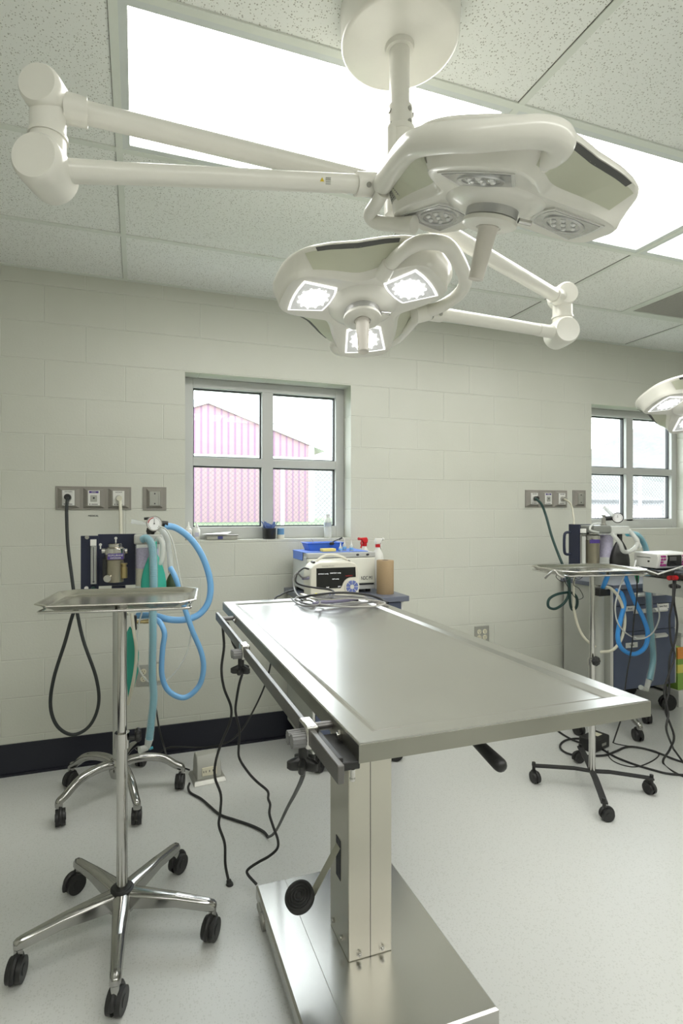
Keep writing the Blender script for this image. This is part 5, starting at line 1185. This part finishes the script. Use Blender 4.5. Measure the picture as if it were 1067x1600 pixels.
obj('cap', MB().cyl((p.x, p.y, SZ+.134), (p.x, p.y, SZ+.152), .0125, seg=24), M_white, t)
obj('label_band', MB().cyl((p.x, p.y, SZ+.072), (p.x, p.y, SZ+.100), .0256, seg=32, caps=False), mat('bottle_label', (.42, .46, .50), .5), t)

# ============================================================ things on and beside the second table
t = thing('pump_monitor', (3.04, 2.44, 1.046), 'white box monitor with black display and magenta keys on the second table', 'monitor')
x0, x1, y0, y1, z0, z1 = 2.905, 3.20, 2.28, 2.44, 1.052, 1.143
obj('housing', MB().loft([[(x0, y0+.012, z0), (x1, y0+.012, z0), (x1, y1, z0), (x0, y1, z0)], [(x0, y0, z0+.06), (x1, y0, z0+.06), (x1, y1, z0+.06), (x0, y1, z0+.06)], [(x0, y0+.006, z1-.006), (x1, y0+.006, z1-.006), (x1, y1, z1), (x0, y1, z1)]]), M_white, t, bevel=.006)
obj('side_groove', MB().box((x0-.001, y0+.05, z0+.06), (x0+.004, y1-.02, z0+.064)), M_dull, t, smooth=False)
obj('side_knob', MB().cyl((x0-.006, y0+.06, z0+.040), (x0+.003, y0+.06, z0+.040), .005), M_black, t)
obj('display', MB().box((x0+.075, y0-.003, z0+.014), (x0+.185, y0+.012, z0+.078)), M_screen, t, bevel=.003)
obj('display_window', MB().box((x0+.085, y0-.0045, z0+.045), (x0+.14, y0-.002, z0+.068)), M_slot, t, bevel=.002)
for c_, r_ in ((0, 0), (0, 1), (0, 2), (0, 3), (1, 0), (1, 2), (1, 3)):
    obj('button', MB().box((x0+.022+c_*.022, y0-.003, z0+.014+r_*.017), (x0+.038+c_*.022, y0+.012, z0+.026+r_*.017)), M_magenta, t, bevel=.002)
for c_ in range(2):
    for r_ in range(4): obj('button', MB().box((x0+.195+c_*.020, y0-.003, z0+.014+r_*.017), (x0+.210+c_*.020, y0+.012, z0+.026+r_*.017)), M_magenta, t, bevel=.002)
obj('foot', MB().box((x0+.02, y0+.03, 1.046), (x1-.02, y0+.05, z0)).box((x0+.02, y1-.04, 1.046), (x1-.02, y1-.02, z0)), M_black, t)
zt2 = 1.042
tag(obj('white_cable', MB().tube([(x0-.005, 2.42, zt2+.05), on_level(990, 888, zt2+.03), on_level(983, 893, 1.075), on_level(995, 886, 1.075), on_level(1010, 891, 1.065), on_level(1028, 897, zt2+.012)], .004, seg=8), M_white), 'white cable running from the side of the white monitor along the table edge', 'cable')
tag(obj('white_cable', MB().tube([on_level(1028, 897, zt2+.02), (3.0, 2.2, 1.075), (3.06, 2.24, 1.085), (3.12, 2.22, 1.06), (3.18, 2.15, 1.05), (3.12, 2.10, 1.05), (3.02, 2.14, 1.055), (3.08, 2.2, 1.065), (3.2, 2.2, 1.055), (3.3, 2.1, 1.05)], .0045, seg=8), M_white), 'white cable coiled in front of the white monitor', 'cable')
a = on_level(1030, 895, zt2+.012)
tag(obj('cable_plug', MB().box((a.x-.015, a.y-.03, zt2), (a.x+.075, a.y+.01, zt2+.022)), M_black, bevel=.003), 'black block lying in front of the white monitor on the second table', 'plug')

def floorp(u, v, r=.004): return on_level(u, v, r)
tw = lambda pts, ph: pts
z_r = 1.02
def hang(pts, r): return MB().tube([at(u, v, z) for u, v, z in pts], r, seg=10)
tag(obj('electric_cable', hang([(1052, 912, 2.85), (1051, 940, 2.83), (1046, 965, 2.83), (1048, 1000, 2.82), (1054, 1025, 2.8), (1046, 1050, 2.78), (1038, 1080, 2.76), (1044, 1115, 2.72), (1041, 1140, 2.70), (1052, 1170, 2.85)], .0054).tube([at(1052, 1170, 2.85), floorp(1075, 1200), floorp(1110, 1230)], .0054), M_cord), 'black cord hanging from the second table rail, left strand of the twisted pair', 'cord')
tag(obj('electric_cable', hang([(1055, 912, 2.86), (1053, 940, 2.85), (1058, 972, 2.85), (1055, 1000, 2.84), (1047, 1025, 2.82), (1045, 1050, 2.8), (1045, 1080, 2.78), (1040, 1110, 2.74), (1053, 1150, 2.75), (1046, 1172, 2.8)], .0054).tube([at(1046, 1172, 2.8), floorp(1036, 1192), floorp(1060, 1210), floorp(1100, 1222)], .0054), M_cord), 'black cord hanging from the second table rail, right strand of the twisted pair', 'cord')
tag(obj('electric_cable', MB().tube([on_wall(995, 893, 2.40), on_wall(995, 930, 2.42), on_wall(990, 970, 2.46), on_wall(987, 1010, 2.48), on_wall(980, 1050, 2.46), on_wall(976, 1080, 2.42), at(974, 1110, 2.9), floorp(958, 1160)], .004, seg=8), M_cord), 'thin black cord hanging in front of the right cart drawers', 'cord')
tag(obj('thin_cord', MB().tube([on_wall(872, 893, 2.5), on_wall(869, 902, 2.5), on_wall(880, 909, 2.5), on_wall(893, 902, 2.5), on_wall(905, 905, 2.5), on_wall(914, 895, 2.5), on_wall(906, 890, 2.5), on_wall(896, 912, 2.5), on_wall(905, 920, 2.5), on_wall(911, 933, 2.5), on_wall(900, 935, 2.5), on_wall(886, 915, 2.5), on_wall(878, 900, 2.5)], .0022, seg=8), M_cord), 'thin black wire tangled under the right tray', 'cord')
tag(obj('blue_cloth', MB().box((2.60, 2.52, 1.085), (2.70, 2.60, 1.097)), M_bluegrey, bevel=.004), 'small blue grey folded cloth just behind the right tray', 'cloth')

# power adapter and floor cords
p = on_level(935, 1172, 0)
t = thing('power_adapter', tuple(p), 'black power adapter brick lying on the floor behind the right instrument stand', 'power adapter')
M = T((p.x+.0, p.y+.03, 0)) @ rotz(.25)
obj('brick', MB().box((-.085, -.045, .001), (.085, .045, .075), M), M_black, t, bevel=.008)
obj('label_sticker', MB().box((.0, -.02, .0748), (.05, .03, .0758), M), M_recep, t, smooth=False)
obj('label_sticker', MB().box((.0, -.0462, .025), (.045, -.0448, .04), M), M_plate, t, smooth=False)
def flo(name, px, r, label): return tag(obj(name, MB().tube([floorp(u, v, r) for u, v in px], r, seg=8), M_cord), label, 'cord')
flo('electric_cable', [(852, 1124), (868, 1139), (885, 1151), (905, 1160), (935, 1168), (960, 1182), (990, 1194), (1020, 1203), (1045, 1209), (1085, 1212)], .006, 'long black cord crossing the floor from under the table to the right edge')
flo('electric_cable', [(917, 1156), (900, 1154), (883, 1157), (875, 1165), (879, 1173), (893, 1179), (915, 1181), (945, 1180), (962, 1174), (980, 1167), (1003, 1169), (1030, 1177), (1055, 1187), (1090, 1198)], .006, 'black cord looping around the power adapter on the floor')
flo('thin_cord', [(950, 1173), (950, 1180), (958, 1189), (975, 1196), (995, 1198), (1015, 1191), (1028, 1182), (1027, 1175), (1010, 1170), (990, 1167), (966, 1163), (957, 1160)], .003, 'thin black cord in a flat loop beside the power adapter')
# far right storage
t = thing('storage_bin', (4.35, 2.95, 0), 'white plastic bin stack cut by the right edge beyond the right cart', 'bin')
a = on_wall(1056, 1072, 2.86)
obj('bin_body', MB().box((a.x+.03, 2.84, .02), (a.x+.5, 3.08, .46)), M_white, t, bevel=.01)
obj('bin_lid', MB().box((a.x+.02, 2.83, .46), (a.x+.51, 3.085, .49)), M_clearthin, t, bevel=.006)
t = thing('supply_box', (3.78, 2.75, 0), 'colourful printed supply box on the floor right of the right cart', 'box')
a = on_wall(1059, 1060, 2.72); 
obj('carton', MB().box((a.x, 2.72, .12), (a.x+.06, 2.82, .42)), mat('carton_green', (.25, .42, .08), .6), t, bevel=.002)
obj('print_band', MB().box((a.x-.001, 2.7185, .34), (a.x+.061, 2.73, .421)), mat('carton_orange', (.75, .30, .06), .6), t, smooth=False)
obj('print_band', MB().box((a.x-.001, 2.7185, .24), (a.x+.061, 2.73, .30)), mat('carton_yellow', (.75, .68, .15), .6), t, smooth=False)
obj('carton_stand', MB().box((a.x-.004, 2.71, .0), (a.x+.075, 2.83, .12)), M_white, t, bevel=.004)

# ============================================================ floor outlet and cords by the main table
a, b = on_level(305, 1222, 0), on_level(343, 1212, 0)
t = thing('floor_outlet_box', (.345, 2.76, 0), 'beige floor pedestal with power sockets on the floor left of the table', 'power outlet')
M = T((.352, 2.765, 0)) @ rotz(.10)
obj('pedestal_base', MB().loft([[(-.085, -.075, 0), (.085, -.075, 0), (.085, .075, 0), (-.085, .075, 0)], [(-.078, -.055, .018), (.078, -.055, .018), (.078, .07, .018), (-.078, .07, .018)]], M), M_plate, t, bevel=.003)
hs = obj('pedestal_housing', MB().loft([[(-.065, -.045, .015), (.065, -.045, .015), (.065, .06, .015), (-.065, .06, .015)], [(-.062, -.040, .085), (.062, -.040, .085), (.062, .06, .085), (-.062, .06, .085)], [(-.058, -.005, .122), (.058, -.005, .122), (.058, .055, .122), (-.058, .055, .122)]], M), mat('pedestal_grey', (.40, .40, .36), .45), t, bevel=.006)
obj('receptacle', MB().box((-.038, -.047, .032), (.038, -.038, .074), M), M_recep, t, bevel=.002)
mb = MB()
for x in (-.03, -.018, .018, .03, 0):
    mb.box((x-.0015, -.0485, .05), (x+.0015, -.046, .060), M)
obj('slots', mb, M_ink, t, smooth=False)
cord_a = [(352, 972, 2.04), (348, 978, 2.02), (350, 1010, 2.03), (346, 1045, 2.05), (350, 1075, 2.06), (361, 1105, 2.07), (359, 1130, 2.07), (347, 1158, 2.06), (337, 1190, 2.05), (336, 1215, 2.04), (345, 1242, 2.02), (344, 1270, 2.0), (342, 1290, 1.99), (351, 1318, 1.98), (352, 1350, 1.97), (357, 1376, 1.955)]
t = thing('electric_cable', tuple(at(357, 1388, 1.93)), 'black cord looped over the table rail and ending in a loose plug by the floor', 'cord')
obj('cord', hang(cord_a, .0052).tube([at(352, 972, 2.04), at(356, 975, 2.06), at(360, 990, 2.08), at(364, 1005, 2.08), at(372, 1020, 2.06)], .0052, seg=8), M_cord, t)
p0, p1 = at(357, 1374, 1.955), at(360, 1389, 1.945); d = (p1-p0).normalized()
pg = obj('plug', MB().cyl(p0, p0+d*.012, .008, .011).cyl(p0+d*.012, p1, .013, .015), M_black, t)
sd = d.cross(Vector((0, 1, 0))).normalized()
obj('plug_pins', MB().cyl(p1+sd*.008, p1+sd*.008+d*.016, .002, seg=8).cyl(p1-sd*.008, p1-sd*.008+d*.016, .002, seg=8).cyl(p1+Vector((0, .006, 0)), p1+Vector((0, .006, 0))+d*.018, .0022, seg=8), M_brass, pg)
tag(obj('electric_cable', hang([(376, 1028, 1.95), (380, 1045, 1.96), (374, 1068, 1.99), (370, 1090, 2.02), (368, 1112, 2.05), (374, 1140, 2.08), (373, 1165, 2.1), (374, 1185, 2.12), (388, 1207, 2.12), (402, 1222, 2.1), (418, 1236, 2.08), (419, 1248, 2.06), (422, 1257, 2.05), (421, 1272, 2.03), (427, 1292, 2.0), (434, 1312, 1.98), (433, 1326, 1.97), (420, 1338, 1.97), (404, 1347, 1.97), (388, 1358, 1.96), (387, 1366, 1.95), (401, 1382, 1.925)], .0050), M_cord), 'black cord hanging from the far rail clamp down to the table base', 'cord')
tag(obj('electric_cable', hang([(475, 1168, 1.02), (474, 1185, 1.08), (473, 1212, 1.18), (462, 1238, 1.4), (449, 1262, 1.7), (434, 1293, 2.05), (426, 1304, 2.15), (419, 1308, 2.215)], .0052).tube([floorp(419, 1308, .007), floorp(411, 1299, .007), floorp(393, 1290, .007), floorp(367, 1281, .007), floorp(344, 1273, .007), floorp(327, 1259, .007), floorp(314, 1248, .007), floorp(298, 1239, .007), floorp(294, 1231, .02), at(296, 1224, 2.63)], .0058, seg=8), M_cord), 'black cord from the near rail clamp along the floor to the floor outlet box', 'cord')
tag(obj('electric_cable', MB().tube([on_wall(244, 1108, 2.8), on_wall(249, 1140, 2.8), on_wall(256, 1165, 2.82), floorp(262, 1184), floorp(275, 1195), floorp(296, 1203)], .0045, seg=8), M_cord), 'black cord dropping behind the blue hoses of the left anaesthesia machine', 'cord')
